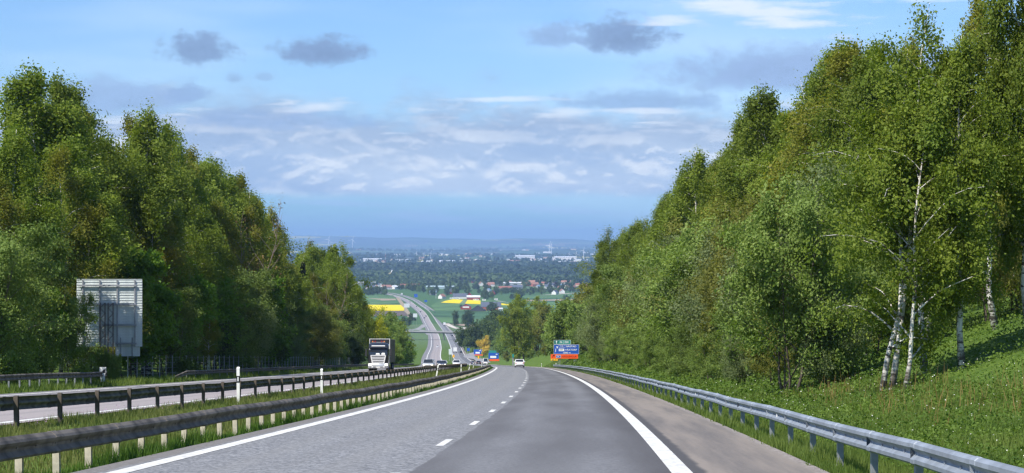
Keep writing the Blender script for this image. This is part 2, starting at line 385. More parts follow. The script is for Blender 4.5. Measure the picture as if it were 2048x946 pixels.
def asphalt(name, near):
    """near: our carriageway (uv.x = metres right of the lane line, uv.y = metres along)"""
    m = bpy.data.materials.new(name); m.use_nodes = True; n = NT(m.node_tree); p = m.node_tree.nodes['Principled BSDF']
    uv = n.new('ShaderNodeUVMap', uv_map='UVMap'); x, y, _ = n.sep(uv.outputs[0])
    stone = n.noise(n.xyz(x, y), 13, 3, .75)
    fine = n.noise(n.xyz(x, y), 45, 2, .6)
    vor = n.new('ShaderNodeTexVoronoi', feature='F1'); n.put(vor.inputs['Vector'], n.xyz(x, y)); vor.inputs['Scale'].default_value = 20
    chip = n.sep(vor.outputs['Color'])[0]
    long_ = n.noise(n.xyz(n.m('MULTIPLY', x, 1.6), n.m('MULTIPLY', y, .035)), 1, 4, .6)
    patch = n.noise(n.xyz(n.m('MULTIPLY', x, .5), n.m('MULTIPLY', y, .06)), 1, 4, .55)
    if near:
        wob = n.m('MULTIPLY', n.m('SUBTRACT', n.noise(n.xyz(0.0, n.m('MULTIPLY', y, .35)), 1, 3, .7), .5), .22)
        xs = n.m('ADD', x, wob)
        k_r = n.ramp(xs, .02, .06)                                         # seam beside the lane dashes
        # left lane: pale worn aggregate
        grit = n.m('ADD', n.m('MULTIPLY', chip, .55), n.m('MULTIPLY', stone, .6))
        cl = n.mix_(n.ramp(grit, .30, .85, smooth=False), (.080, .082, .085), (.325, .325, .325))
        cl = n.mix_(n.ramp(long_, .35, .7, 0, .35), cl, (.17, .165, .155))
        trk = n.m('ABSOLUTE', n.m('SUBTRACT', n.m('ABSOLUTE', n.m('ADD', x, 1.95)), .78))
        cl = n.mix_(n.ramp(trk, .0, .5, .22, 0), cl, (.26, .255, .24))
        # right lane: newer, darker surfacing polished by lorries
        cr = n.mix_(n.ramp(n.m('ADD', n.m('MULTIPLY', stone, .6), n.m('MULTIPLY', fine, .4)), .3, .75, smooth=False), (.075, .073, .073), (.23, .227, .225))
        trk2 = n.m('ABSOLUTE', n.m('SUBTRACT', n.m('ABSOLUTE', n.m('SUBTRACT', x, 1.9)), .85))
        cr = n.mix_(n.ramp(trk2, .05, .6, .5, 0), cr, n.mix_(n.ramp(n.m('ADD', stone, n.m('MULTIPLY', chip, .4)), .45, .85, smooth=False), (.11, .11, .113), (.25, .25, .253)))
        cr = n.mix_(n.ramp(patch, .38, .62, 0, .5), cr, (.078, .072, .068))
        cr = n.mix_(n.ramp(x, 3.0, 3.7, 0, .55), cr, (.058, .050, .045))
        c = n.mix_(k_r, cl, cr)
        # shoulder: dusty brown
        sh = n.noise(n.xyz(n.m('MULTIPLY', x, 1.1), n.m('MULTIPLY', y, .05)), 1, 5, .65)
        cs = n.mix_(n.ramp(sh, .36, .66), (.235, .198, .160), (.125, .110, .096))
        cs = n.mix_(n.ramp(stone, .35, .75, 0, .40), cs, (.28, .25, .215))
        edge_ = n.m('ADD', x, n.m('MULTIPLY', n.m('SUBTRACT', n.noise(n.xyz(0.0, n.m('MULTIPLY', y, .8)), 1, 4, .65), .5), .18))
        c = n.mix_(n.ramp(edge_, 4.10, 4.28), c, cs)
        c = n.mix_(n.m('MULTIPLY', n.ramp(edge_, 4.02, 4.08), n.ramp(edge_, 4.18, 4.30, 1, 0)), c, (.075, .068, .062))
        grv = n.mix_(n.ramp(chip, .2, .9, smooth=False), (.16, .135, .115), (.40, .36, .32))
        c = n.mix_(n.ramp(edge_, 5.72, 5.95, 0, .8), c, grv)
        c = n.mix_(n.ramp(edge_, -4.32, -4.42, 0, .75), c, n.mix_(n.ramp(stone, .3, .7), (.12, .105, .09), (.22, .20, .175)))
    else:
        grit = n.m('ADD', n.m('MULTIPLY', chip, .4), n.m('MULTIPLY', stone, .6))
        c = n.mix_(n.ramp(grit, .3, .8, smooth=False), (.27, .235, .22), (.40, .355, .335))
        c = n.mix_(n.ramp(x, -17.9, -18.7), c, n.mix_(stone, (.15, .145, .145), (.22, .21, .21)))  # tree shade over the outer lane, painted into the colour as grey
        trk = n.m('PINGPONG', n.m('ADD', x, 11.3), 1.85)
        c = n.mix_(n.ramp(n.m('ABSOLUTE', n.m('SUBTRACT', trk, 1.0)), 0, .5, .35, 0), c, (.19, .175, .17))
        c = n.mix_(n.ramp(patch, .42, .68, 0, .4), c, (.26, .235, .225))
    n.put(p.inputs['Base Color'], c); p.inputs['Roughness'].default_value = .72; p.inputs['Specular IOR Level'].default_value = .4
    b = n.new('ShaderNodeBump'); b.inputs['Strength'].default_value = .5; b.inputs['Distance'].default_value = .012
    n.put(b.inputs['Height'], n.m('ADD', stone, n.m('MULTIPLY', chip, .4))); n.put(p.inputs['Normal'], b.outputs[0])
    return m
M['asphalt'] = asphalt('worn_asphalt', True); M['asphalt_pink'] = asphalt('pale_pink_asphalt', False)
M['far_asphalt'] = mat('pale_asphalt', (.27, .262, .255), .8, var=.15, scale=.05)
M['track'] = mat('gravel_track', (.52, .47, .40), .9, var=.12, scale=.1)

def ground_mat():
    m = bpy.data.materials.new('meadow_and_fields'); m.use_nodes = True; n = NT(m.node_tree); p = m.node_tree.nodes['Principled BSDF']
    g = n.new('ShaderNodeNewGeometry'); pos = g.outputs['Position']; x, y, z = n.sep(pos)
    f = n.noise(pos, .9, 6, .65); f2 = n.noise(pos, 7, 4, .7)
    near = n.mix_(n.ramp(f, .35, .65), (.055, .105, .016), (.115, .175, .030))
    near = n.mix_(n.ramp(f2, .45, .75, 0, .5), near, (.05, .065, .02))
    # the plain: a patchwork of fields
    v = n.new('ShaderNodeTexVoronoi', feature='F1', distance='CHEBYCHEV'); n.put(v.inputs['Vector'], n.xyz(n.m('MULTIPLY', x, 1/420), n.m('MULTIPLY', y, 1/900)))
    v.inputs['Scale'].default_value = 1.0
    r, gg, bb = n.sep(v.outputs['Color'])
    fld = n.mix_(n.ramp(r, .35, .75), (.060, .125, .040), (.10, .155, .065))
    fld = n.mix_(n.ramp(gg, .80, .82), fld, (.20, .165, .115)); fld = n.mix_(n.ramp(bb, .93, .95), fld, (.48, .40, .02))
    fld = n.mix_(n.ramp(bb, .10, .08), fld, (.045, .06, .035))
    wood = n.noise(n.xyz(n.m('MULTIPLY', x, 1/1500), n.m('MULTIPLY', y, 1/2600)), 1, 5, .6)
    fld = n.mix_(n.m('MULTIPLY', n.ramp(wood, .47, .53), n.ramp(y, 5500, 8000)), fld, (.030, .050, .024))
    far_ = n.ramp(y, 1500, 2100)
    n.put(p.inputs['Base Color'], n.mix_(far_, near, fld)); p.inputs['Roughness'].default_value = .95; p.inputs['Specular IOR Level'].default_value = .1
    return m
M['ground'] = ground_mat()

# ---------------------------------------------------------------- ground: one sheet to the horizon
ys = np.concatenate([np.arange(-60, 120, 3.), np.arange(120, 500, 8.), np.arange(500, 1200, 20.), np.arange(1200, 4800, 60.), np.geomspace(4800, 46000, 60)])
ns = np.concatenate([-np.geomspace(20500, 60, 40), np.array([-50, -45, -40, -34, -31, -29, -27, -26.5, -25.4, -24.4, -23.9, -23.4, -12.0, -11.9, -10.9, -10.2, -9, -8, -7, -6.2, -5.6, -5.2, -4.9, -4.6, 5.9, 6.15, 6.4, 6.6, 7.5, 8.4, 9.2, 10, 11, 12, 13, 14, 15.5, 17, 18.5, 20, 22, 25, 30, 36, 45, 60]), np.geomspace(75, 20500, 40)])
YY, NN = np.meshgrid(ys, ns, indexing='ij')
XX = xr(np.minimum(YY, 4700))+NN
ZZ = zr(YY)+cross(NN, YY)+far_hills(XX, YY)
tag(link('ground', grid_mesh('ground', np.stack([XX, YY, ZZ], -1), M['ground'])), kind='structure')

# ---------------------------------------------------------------- carriageways
def strip(name, n0, n1, y0, y1, mat_, dz=0.0, step=None, cols=2, parent=None, ylist=None):
    yy = np.array(ylist) if ylist is not None else (np.arange(y0, y1+.01, step) if step else np.concatenate([np.arange(y0, min(y1, 130), 2.), np.arange(130, min(y1, 500), 5.), np.arange(500, y1+.1, 15.)]))
    nn = np.linspace(n0, n1, cols)
    Y, N = np.meshgrid(yy, nn, indexing='ij')
    P = np.stack([xr(Y)+N, Y, zr(Y)+dz], -1)
    return link(name, grid_mesh(name, P, mat_, np.stack([N, Y], -1)), parent)
ours = tag(strip('road', -4.75, 5.98, -40, 4400, M['asphalt'], cols=6), kind='structure')
theirs = tag(strip('oncoming_road', -23.5, -11.6, -40, 4400, M['asphalt_pink'], cols=6), kind='structure')
PZ = .006
strip('edge_line', -4.23, -3.93, -40, 700, M['paint'], PZ, parent=ours); strip('edge_line', 3.74, 4.04, -40, 700, M['paint'], PZ, parent=ours)
strip('edge_line', -4.35, -3.85, 715, 4300, M['paint'], .03, parent=ours, step=15.); strip('edge_line', 3.65, 4.15, 715, 4300, M['paint'], .03, parent=ours, step=15.)
strip('edge_line', -11.9-.3, -11.9, -40, 700, M['paint'], PZ, parent=theirs); strip('edge_line', -22.5, -22.2, -40, 700, M['paint'], PZ, parent=theirs)
strip('edge_line', -12.3, -11.8, 715, 4300, M['paint'], .03, parent=theirs, step=15.); strip('edge_line', -20.6, -20.1, 715, 4300, M['paint'], .03, parent=theirs, step=15.)
S0 = 39.35
for i in range(-2, 34):
    c = S0+12*i
    strip('lane_dash', -.22 if i < 16 else -.1, -.07 if i < 16 else .05, c-1.5, c+1.5, M['paint'], PZ, parent=ours, step=1.5)
for i in range(0, 30):
    for nl in (-15.3, -18.75): strip('lane_dash', nl-.08, nl+.08, 45+12*i, 48+12*i, M['paint'], PZ, parent=theirs, step=1.5)
for i in range(0, 150):
    c = 800+20*i
    strip('lane_dash', -.15, .15, c, c+7, M['paint'], .03, parent=ours, step=7.)

# ---------------------------------------------------------------- guard rails
M['galv'] = mat('galvanised_steel', (.245, .275, .31), .6, metal=.2, var=.22, scale=1.5)
M['galv_dark'] = mat('weathered_steel_brown', (.14, .122, .10), .75, metal=0.0, spec=.25, var=.55, scale=1.6)
M['galv_post'] = mat('weathered_post', (.10, .08, .06), .85, metal=0.0, var=.3, scale=3)
M['concrete_post'] = mat('pale_post', (.58, .52, .40), .8, var=.2, scale=5)
M['steel_post'] = mat('dull_steel_post', (.30, .31, .32), .55, metal=.4, var=.2, scale=3)
W_PROF = [(.0, .31), (.045, .305), (.082, .275), (.085, .225), (.03, .175), (.022, .155), (.03, .135), (.085, .085), (.082, .035), (.045, .005), (.0, .0)]
K_PROF = [(-.02, .305), (.03, .312), (.095, .262), (.125, .225), (.105, .185), (.062, .145), (.055, .105), (.085, .065), (.12, .032), (.10, .0), (.04, -.005)]
def rail_mesh(prof, side, mat_, L=4.0, th=.006):
    """a pressed rail section, 4 m long along y, its face towards side (+1 right, -1 left)"""
    out = MB(); k = len(prof)
    def ring(y, grow): return [(side*(p[0]+grow), y, p[1]+(grow if p[1] > .15 else -grow)) for p in prof]+[(side*(p[0]-th+grow), y, p[1]*.985+.002) for p in reversed(prof)]
    out.loft([ring(0, 0.0), ring(L-.18, 0.0), ring(L-.17, .007), ring(L+.10, .007)])
    for yb in (.9, 1.9, 2.9, L-.03):                       # bolt heads in the groove
        g0 = prof[5][0]; out.box(*sorted((side*(g0-.004), side*(g0+.022))), yb-.022, yb+.022, .132, .164)
    return out.mesh('rail_section', mat_)
def place_section(me, parent, base, y, n, dz, L=4.0, wob=0.0):
    a = rp(y, n, dz); b = rp(y+L, n, dz)
    if wob: a.z += wob*math.sin(y*.31)+wob*.6*math.sin(y*.83); b.z += wob*math.sin((y+L)*.31)+wob*.6*math.sin((y+L)*.83)
    d = b-a; s = d.length/L
    o = link('rail_section', me, parent, a-base)
    o.rotation_euler = (math.asin(d.z/d.length), 0, math.atan2(-d.x, d.y)); o.scale = (1, s, 1)
    return a, b
def guardrail(label, n, y0, y1, top, side, prof, mats, pstep, post, post_mat, group, post_back=.10, wob=.012, post_top=-.06, post_h=.9):
    base = rp(y0, n, 0, True)
    g = thing('guardrail', label, 'guardrail', base, 0, group)
    me = rail_mesh(prof, side, mats)
    y = y0
    while y < y1-.1:
        place_section(me, g, base, y, n, top-.31, wob=wob); y += 4.0
    pb = MB(); w_, d_ = post
    # a pressed C-post: web and two flanges
    pb.box(-w_/2, -w_/2+.012, -d_/2, d_/2, -post_h, 0).box(-w_/2+.012, w_/2, -d_/2, -d_/2+.012, -post_h, 0).box(-w_/2+.012, w_/2, d_/2-.012, d_/2, -post_h, 0)
    pb.box(-w_/2+.012, w_/2, -d_/2+.012, d_/2-.012, -.02, -.004)
    pm = pb.mesh('post', post_mat)
    y = y0+.6
    while y < y1:
        p = rp(y, n-side*post_back, top+post_top); o = link('post', pm, g, p-base); o.rotation_euler = (random.gauss(0, .012), random.gauss(0, .012), 0)
        y += pstep
    return g, base
gr, gb = guardrail('pale galvanised guardrail along the brown shoulder below the grassy bank', 6.75, 18.0, 390.0, .55, -1, W_PROF, M['galv'], 4.0, (.10, .12), M['steel_post'], None, .10)
rb = MB(); rb.box(-.015, .0, -.04, .04, -.04, .04)
rm = rb.mesh('reflector', mat('reflector_white', (.8, .8, .78), .3))
for y in range(44, 380, 28): link('reflector', rm, gr, rp(y, 6.75-.045, .55-.155)-gb)
guardrail('brown weathered guardrail on pale posts beside the near lanes in the grassy median', -5.30, 14.0, 466.0, .55, 1, K_PROF, M['galv_dark'], 2.0, (.10, .11), M['concrete_post'], None, .08)
guardrail('dark guardrail with its posts towards the grassy median beside the oncoming lanes', -10.45, 26.0, 566.0, .74, -1, W_PROF, M['galv_dark'], 4.0, (.10, .13), M['galv_post'], None, .09, post_top=.03, post_h=1.0)
g1, g1b = guardrail('guardrail under the big sign, ending in a pale marker plate', -25.0, 74.0, 120.0, .84, 1, W_PROF, M['galv_dark'], 2.0, (.08, .10), M['steel_post'], None, .10)
mk = MB().box(-.19, .19, -.02, .02, -.02, .36); mk.box(-.14, .14, -.045, -.022, -.5, -.02)
mk.build('marker_plate', mat('marker_white', (.75, .75, .72), .5), g1, loc=rp(121, -24.93, .74)-g1b)
kb = MB(); kb.add([(-.17, -.024, 0), (.17, -.024, 0), (.17, -.024, .30)], [(0, 1, 2)])
kb.build('marker_chevron', mat('marker_dark', (.03, .03, .035), .5), g1, loc=rp(121, -24.93, .74)-g1b, fix=False)
g2, g2b = guardrail('long guardrail along the wood with its first end ramped down to the grass', -25.0, 150.0, 640.0, .70, 1, W_PROF, M['galv_dark'], 4.0, (.08, .10), M['steel_post'], None, .10)
ramp_ = rail_mesh(W_PROF, 1, M['galv_dark'])
a = rp(144, -25.3, -.15); b = rp(150, -25.0, .70-.31); d = b-a
o = link('ramped_end', ramp_, g2, a-g2b); o.rotation_euler = (math.asin(d.z/d.length), 0, math.atan2(-d.x, d.y)); o.scale = (1, d.length/4, 1)

# ---------------------------------------------------------------- trees
def unit(v): return v/np.maximum(np.linalg.norm(v, axis=-1, keepdims=True), 1e-9)
def leaves(c, size, rng, up=.35, asp=.62, lie=None):
    """diamond-shaped leaves (or leaf sprays) with random lie"""
    n = len(c)
    nrm = unit(rng.normal(size=(n, 3))*(1 if lie is None else .62)+np.array([0, 0, up])+(0 if lie is None else lie)); t_ = unit(np.cross(nrm, rng.normal(size=(n, 3)))); b_ = np.cross(nrm, t_)
    s = (size*(.65+.7*rng.random(n)))[:, None]
    fold = nrm*s*.18
    return np.stack([c-t_*s, c-b_*s*asp+fold, c+t_*s, c+b_*s*asp+fold], 1).reshape(-1, 3)
def tree_mesh(kind, seed, H, Rad, base, nlimb, nleaf, lsize, bark, leafm, droop=.25, rise=.9, env='birch', stems=1, trunk_r=.012, clump=.20, hang=.0, lean=0.0):
    rng = np.random.default_rng(seed)
    tb = MB(); pts = []; wts = []; lies = []
    for st in range(stems):
        off = np.array([rng.normal()*.35, rng.normal()*.35, 0.0]) if stems > 1 else np.zeros(3)
        lean_v = np.array([rng.normal()*.05+lean, rng.normal()*.05, 0.0])+ (unit(off[None])[0]*.13 if stems > 1 else 0)
        Hs = H*(1 if st == 0 else rng.uniform(.7, .95))
        k = 9; zz = np.linspace(0, 1, k)
        wig = np.cumsum(rng.normal(size=(k, 2))*.010*Hs, 0); wig[0] = 0
        trunk = np.stack([off[0]+lean_v[0]*zz*Hs+wig[:, 0], off[1]+lean_v[1]*zz*Hs+wig[:, 1], zz*Hs-.25], 1)
        r0 = Hs*trunk_r*(1 if stems == 1 else .75)
        tb.tube(trunk, [r0*(1.25-.25*min(1, z*8))*(1-.93*z**.9) for z in zz], 7)
        nl = nlimb//stems
        for i in range(nl):
            tz = base+(.97-base)*((i+rng.random())/nl)**.85
            if env == 'birch': e = (.45+.55*math.sin(math.pi*min(1, ((tz-base)/(1-base)))**.8))*(1 if tz < .58 else max(.12, (1-tz)/.42)**.62)
            elif env == 'dome': e = math.sqrt(max(.05, 1-((tz-.12)/.9)**2))
            elif env == 'cone': e = max(.05, 1-tz)**.9
            else: e = max(.1, 1-abs(tz-.5)*1.3)
            az = i*2.39996+rng.normal()*.5
            L = Rad*e*rng.uniform(.72, 1.18)
            p0 = np.array([np.interp(tz, zz, trunk[:, j]) for j in range(3)])
            d = np.array([math.cos(az), math.sin(az), rise*rng.uniform(.7, 1.3)*(1 if env != 'cone' else .2)]); d /= np.linalg.norm(d)
            seg = 5; path = [p0]; dd = d.copy()
            for j in range(seg):
                path.append(path[-1]+dd*L/seg); dd = dd+np.array([0, 0, -droop*(.4+j*.25)])+rng.normal(size=3)*.10; dd /= np.linalg.norm(dd)
            path = np.array(path)
            rl = max(.010, r0*(1-tz)*.42+.010)
            tb.tube(path, [rl*(1-.16*j) for j in range(seg+1)], 4, caps=False)
            m = max(3, int(5*e*Rad/2.5)+2); lw = math.exp(rng.normal()*.45)
            for q in range(m):
                f = rng.uniform(.25, 1.0)*seg; j = min(int(f), seg-1); a0 = path[j]+(path[j+1]-path[j])*(f-j)
                td = unit((path[j+1]-path[j])[None])[0]*.6+rng.normal(size=3)*.55+np.array([0, 0, -droop*.9-hang])
                td /= np.linalg.norm(td)
                tl = L*rng.uniform(.20, .42)*(1+hang)
                tw = lw*math.exp(rng.normal()*.75); ly = unit((rng.normal(size=3)*.7+np.array([math.cos(az), math.sin(az), .35]))[None])[0]
                for g in np.linspace(.15, 1, 4):
                    pts.append(a0+td*tl*g+np.array([0, 0, -droop*.25*tl*g*g])); wts.append((.6+g*.6)*tw); lies.append(ly)
        # the leader
        for z in np.linspace(max(base, .8), 1.0, 10): pts.append(np.array([np.interp(z, zz, trunk[:, j]) for j in range(3)])); wts.append(.5); lies.append(np.array([0, 0, 1.0]))
    pts = np.array(pts); wts = np.array(wts)*rng.uniform(.3, 1.7, len(pts)); wts /= wts.sum()
    idx = rng.choice(len(pts), nleaf, p=wts)
    c = pts[idx]+rng.normal(size=(nleaf, 3))*np.array([clump, clump, clump*(1+hang*1.6)])*Rad*.33
    keep = c[:, 2] > .15; c = c[keep]
    tint = np.clip(rng.normal(.45, .30, len(pts)), 0, 1)[idx][keep]*.65+rng.random(len(c))*.4
    lv = leaves(c, lsize*np.exp(rng.normal(size=len(c))*.22), rng, up=.15, lie=np.array(lies)[idx][keep]*.95)
    return tb.mesh(kind+'_trunk', bark, True, fix=False), quads_mesh(kind+'_crown', lv, 4, leafm, tint)
PROTO = {}
def proto(key, name, cat, leaf_key, bark_key, **kw):
    tm, cm = tree_mesh(name, len(PROTO)*13+5, bark=M[bark_key], leafm=M[leaf_key], **kw)
    PROTO[key] = (name, cat, tm, cm, kw['H'])
NB = 56000
proto('birch1', 'birch_tree', 'birch', 'birch', 'birch_bark', H=16, Rad=3.6, base=.16, nlimb=46, nleaf=NB, lsize=.066, droop=.22, hang=.25, lean=.01)
proto('birch2', 'birch_tree', 'birch', 'birch', 'birch_bark', H=16, Rad=3.2, base=.20, nlimb=42, nleaf=NB, lsize=.066, droop=.32, hang=.5, lean=-.02)
proto('birch3', 'birch_tree', 'birch', 'birch_olive', 'birch_bark', H=16, Rad=3.4, base=.18, nlimb=40, nleaf=48000, lsize=.066, droop=.28, hang=.4, stems=2)
proto('birch4', 'birch_tree', 'birch', 'birch', 'birch_bark', H=16, Rad=3.9, base=.10, nlimb=54, nleaf=66000, lsize=.066, droop=.18, hang=.15, stems=3)
proto('birch5', 'birch_tree', 'birch', 'birch_olive', 'birch_bark', H=16, Rad=2.7, base=.25, nlimb=34, nleaf=26000, lsize=.066, droop=.36, hang=.7)
proto('willow1', 'willow_tree', 'willow', 'willow', 'bark', H=9, Rad=3.6, base=.05, nlimb=44, nleaf=44000, lsize=.068, droop=.08, env='dome', stems=4, clump=.22)
proto('willow2', 'willow_tree', 'willow', 'grey_willow', 'bark', H=9, Rad=3.8, base=.05, nlimb=40, nleaf=44000, lsize=.068, droop=.05, env='dome', stems=4, clump=.24)
proto('oak1', 'oak_tree', 'oak', 'oak', 'bark', H=11, Rad=4.2, base=.07, nlimb=42, nleaf=40000, lsize=.080, droop=.06, env='dome', stems=3, clump=.24)
proto('maple1', 'maple_tree', 'maple', 'maple', 'bark', H=9, Rad=3.2, base=.08, nlimb=36, nleaf=16000, lsize=.12, droop=.06, env='dome', stems=2, clump=.22)
proto('yellow1', 'flowering_tree', 'tree', 'yellow', 'bark', H=10, Rad=4.4, base=.06, nlimb=40, nleaf=20000, lsize=.12, droop=.06, env='dome', stems=3, clump=.22)
proto('dark1', 'leafy_tree', 'tree', 'dark', 'bark', H=12, Rad=4.6, base=.08, nlimb=40, nleaf=16000, lsize=.15, droop=.06, env='dome', stems=2, clump=.25)
proto('spruce1', 'spruce_tree', 'spruce', 'spruce', 'bark', H=14, Rad=2.6, base=.08, nlimb=70, nleaf=12000, lsize=.11, droop=.05, rise=.25, env='cone', clump=.16)
proto('bare1', 'bare_tree', 'tree', 'straw', 'twig', H=10, Rad=2.2, base=.12, nlimb=60, nleaf=900, lsize=.05, droop=.02, rise=1.6, stems=3, trunk_r=.008)
# the same kinds for the far hillside and the plain, with bigger and fewer leaf sprays
proto('far_birch', 'birch_tree', 'birch', 'birch', 'birch_bark', H=16, Rad=3.6, base=.12, nlimb=30, nleaf=11000, lsize=.14, droop=.22, hang=.3)
proto('far_oak', 'oak_tree', 'oak', 'oak', 'bark', H=11, Rad=4.4, base=.06, nlimb=30, nleaf=10000, lsize=.16, droop=.05, env='dome', stems=2, clump=.24)
proto('far_willow', 'willow_tree', 'willow', 'willow', 'bark', H=10, Rad=4.2, base=.05, nlimb=30, nleaf=10000, lsize=.16, droop=.05, env='dome', stems=2, clump=.24)
proto('far_maple', 'maple_tree', 'maple', 'maple', 'bark', H=10, Rad=4.0, base=.05, nlimb=30, nleaf=9000, lsize=.17, droop=.05, env='dome', stems=2, clump=.22)
proto('far_dark', 'leafy_tree', 'tree', 'dark', 'bark', H=12, Rad=5.4, base=.06, nlimb=26, nleaf=6000, lsize=.27, droop=.05, env='dome', stems=2, clump=.26)
proto('far_yellow', 'poplar_tree', 'tree', 'poplar', 'bark', H=17, Rad=5.2, base=.04, nlimb=40, nleaf=12000, lsize=.18, droop=.06, rise=1.2, env='dome', stems=3, clump=.22)
proto('golden', 'golden_willow_tree', 'willow', 'golden', 'bark', H=12, Rad=6.0, base=.06, nlimb=24, nleaf=10000, lsize=.26, droop=.04, env='dome', stems=5, clump=.26)
proto('copper', 'copper_beech_tree', 'beech', 'copper', 'bark', H=14, Rad=6.5, base=.06, nlimb=20, nleaf=900, lsize=.75, droop=.05, env='dome', stems=2, clump=.26)
proto('plain_tree', 'leafy_tree', 'tree', 'dark', 'bark', H=12, Rad=6.0, base=.06, nlimb=18, nleaf=1500, lsize=.52, droop=.05, env='dome', stems=2, clump=.27)
def plant(key, x, y, h, label, group=None, wide=1.0, z=None, cat=None, rz=None):
    name, c, tm, cm, H = PROTO[key]
    s = h/H
    o = link(name, None, None, (x, y, float(gz(x, y)) if z is None else z), (0, 0, random.uniform(0, 6.28) if rz is None else rz), (s*wide, s*wide, s))
    o.empty_display_size = .3
    tag(o, label, cat or c, group); link('trunk', tm, o); link('crown', cm, o)
    return o
SKY_L = [(-200, 120), (0, 150), (30, 130), (75, 165), (130, 190), (185, 205), (225, 250), (255, 300), (290, 252), (345, 262), (375, 310), (430, 345), (480, 355), (525, 400), (545, 480), (560, 515), (600, 512), (650, 492), (700, 520), (725, 575), (740, 600), (770, 632), (800, 652), (845, 672), (870, 705)]
SKY_R = [(1085, 700), (1100, 670), (1130, 615), (1190, 572), (1235, 530), (1250, 460), (1290, 425), (1330, 410), (1380, 312), (1420, 300), (1470, 280), (1500, 200), (1560, 165), (1620, 185), (1650, 130), (1700, 80), (1770, 65), (1850, 80), (1890, 130), (1920, 190), (1950, 100), (1990, 20), (2048, -90), (2400, -200)]
def skytop(tab, x, y):
    """height of the photograph's tree line over the spot (x, y)"""
    u = UC+F*x/y; v = np.interp(u, [p[0] for p in tab], [p[1] for p in tab])
    return -(v-VH)/F*y, u
KEEP_CLEAR = []
SEG_L = [(200, 'near the back of the big sign'), (300, 'behind the wire fence'), (430, 'above the truck and its followers'), (9999, 'at the bend beyond the truck')]
SEG_R = [(130, 'near the big three-stemmed birch'), (220, 'along the pale guardrail'), (380, 'before the blue direction sign'), (9999, 'beyond the blue direction sign')]
def row(tab, n_mean, n_sd, y0, y1, step, keys, frac, lo, hi, lab, group, grow=0.0, wide=1.0, seed=1, place=''):
    rnd = random.Random(seed); y = y0
    while y < y1:
        n = n_mean+rnd.gauss(0, n_sd); x = float(xr(y))+n
        zt, u = skytop(tab, x, y); g = float(gz(x, y))
        if not any(a <= u <= b and c <= y <= d for a, b, c, d in KEEP_CLEAR):
            fr = rnd.uniform(*frac); h = (zt-g)*fr
            h = min(max(h, lo), hi)
            key = rnd.choices([k for k, _ in keys], [p for _, p in keys])[0]
            if y > 420: key = {'birch1': 'far_birch', 'birch2': 'far_birch', 'birch3': 'far_birch', 'birch4': 'far_birch', 'birch5': 'far_birch', 'willow1': 'far_willow', 'willow2': 'far_willow', 'maple1': 'far_maple', 'oak1': 'far_oak', 'bare1': 'far_oak', 'yellow1': 'far_yellow', 'dark1': 'far_dark'}.get(key, key)
            hh = (zt-g)*1.0
            if h > hh*1.02 and not lo <= hh: h = hh
            if h > 1.5:
                kind = lab[key] if key in lab else lab[PROTO[key][0]]
                seg = [q for lim, q in (SEG_L if n < 0 else SEG_R) if y < lim][0]
                size = 'low ' if h < 6 else 'middling ' if h < 12 else 'tall ' if h < 17 else 'very tall '
                lb = size+kind+' '+place+', '+seg
                o = plant(key, x, y, h, lb, group+': '+lb, wide*rnd.uniform(.9, 1.2), rz=rnd.uniform(0, 6.28))
        y += step*rnd.uniform(.7, 1.3)*(1+grow*max(0, y-150)/100)
LL = {'birch_tree': 'green birch', 'birch3': 'olive birch', 'birch4': 'three-stemmed birch', 'birch5': 'thin olive birch', 'birch2': 'drooping birch', 'willow_tree': 'green willow', 'willow2': 'silvery willow', 'oak_tree': 'bronze-green oak', 'maple_tree': 'bright green maple',
      'flowering_tree': 'yellow-green flowering tree', 'leafy_tree': 'dark leafy tree', 'bare_tree': 'almost bare tree', 'poplar_tree': 'yellow-green poplar', 'spruce_tree': 'dark spruce'}
LR = LL
GL_, GR_ = 'wood beyond the oncoming lanes', 'wood on the bank above the shoulder'
# left: tall birches at the back, mixed in the middle, bushes in front
KEEP_CLEAR += [(722, 772, 400, 560), (52, 300, 0, 144.5), (-9999, -70, 0, 900)]
row(SKY_L, -40, 2.0, 128, 470, 5.2, [('birch1', 4), ('birch2', 4), ('birch3', 2), ('birch5', 1)], (.96, 1.12), 5, 27, LL, GL_, .35, 1.0, 11, 'deep in the wood')
row(SKY_L, -34.5, 1.2, 118, 470, 6.0, [('birch1', 3), ('birch3', 2), ('birch2', 3), ('birch5', 2), ('bare1', 1)], (.62, .92), 4, 22, LL, GL_, .35, 1.0, 12, 'within the wood')
row(SKY_L, -31.3, .8, 108, 430, 5.6, [('willow1', 3), ('oak1', 2), ('maple1', 4), ('dark1', 1), ('willow2', 1), ('birch5', 1), ('bare1', 1)], (.30, .55), 3, 11, LL, GL_, .35, 1.05, 13, 'fronting the wood')
row(SKY_L, -33.5, 1.6, 430, 820, 8.0, [('birch1', 3), ('oak1', 1), ('willow1', 3), ('maple1', 2), ('yellow1', 1)], (.75, 1.0), 2.5, 20, LL, GL_, .10, 1.1, 14, 'in the wood')
row(SKY_L, -29.5, .7, 430, 830, 7.0, [('willow1', 3), ('oak1', 1), ('maple1', 3)], (.4, .65), 2, 8, LL, GL_, .05, 1.2, 15, 'fronting the wood')
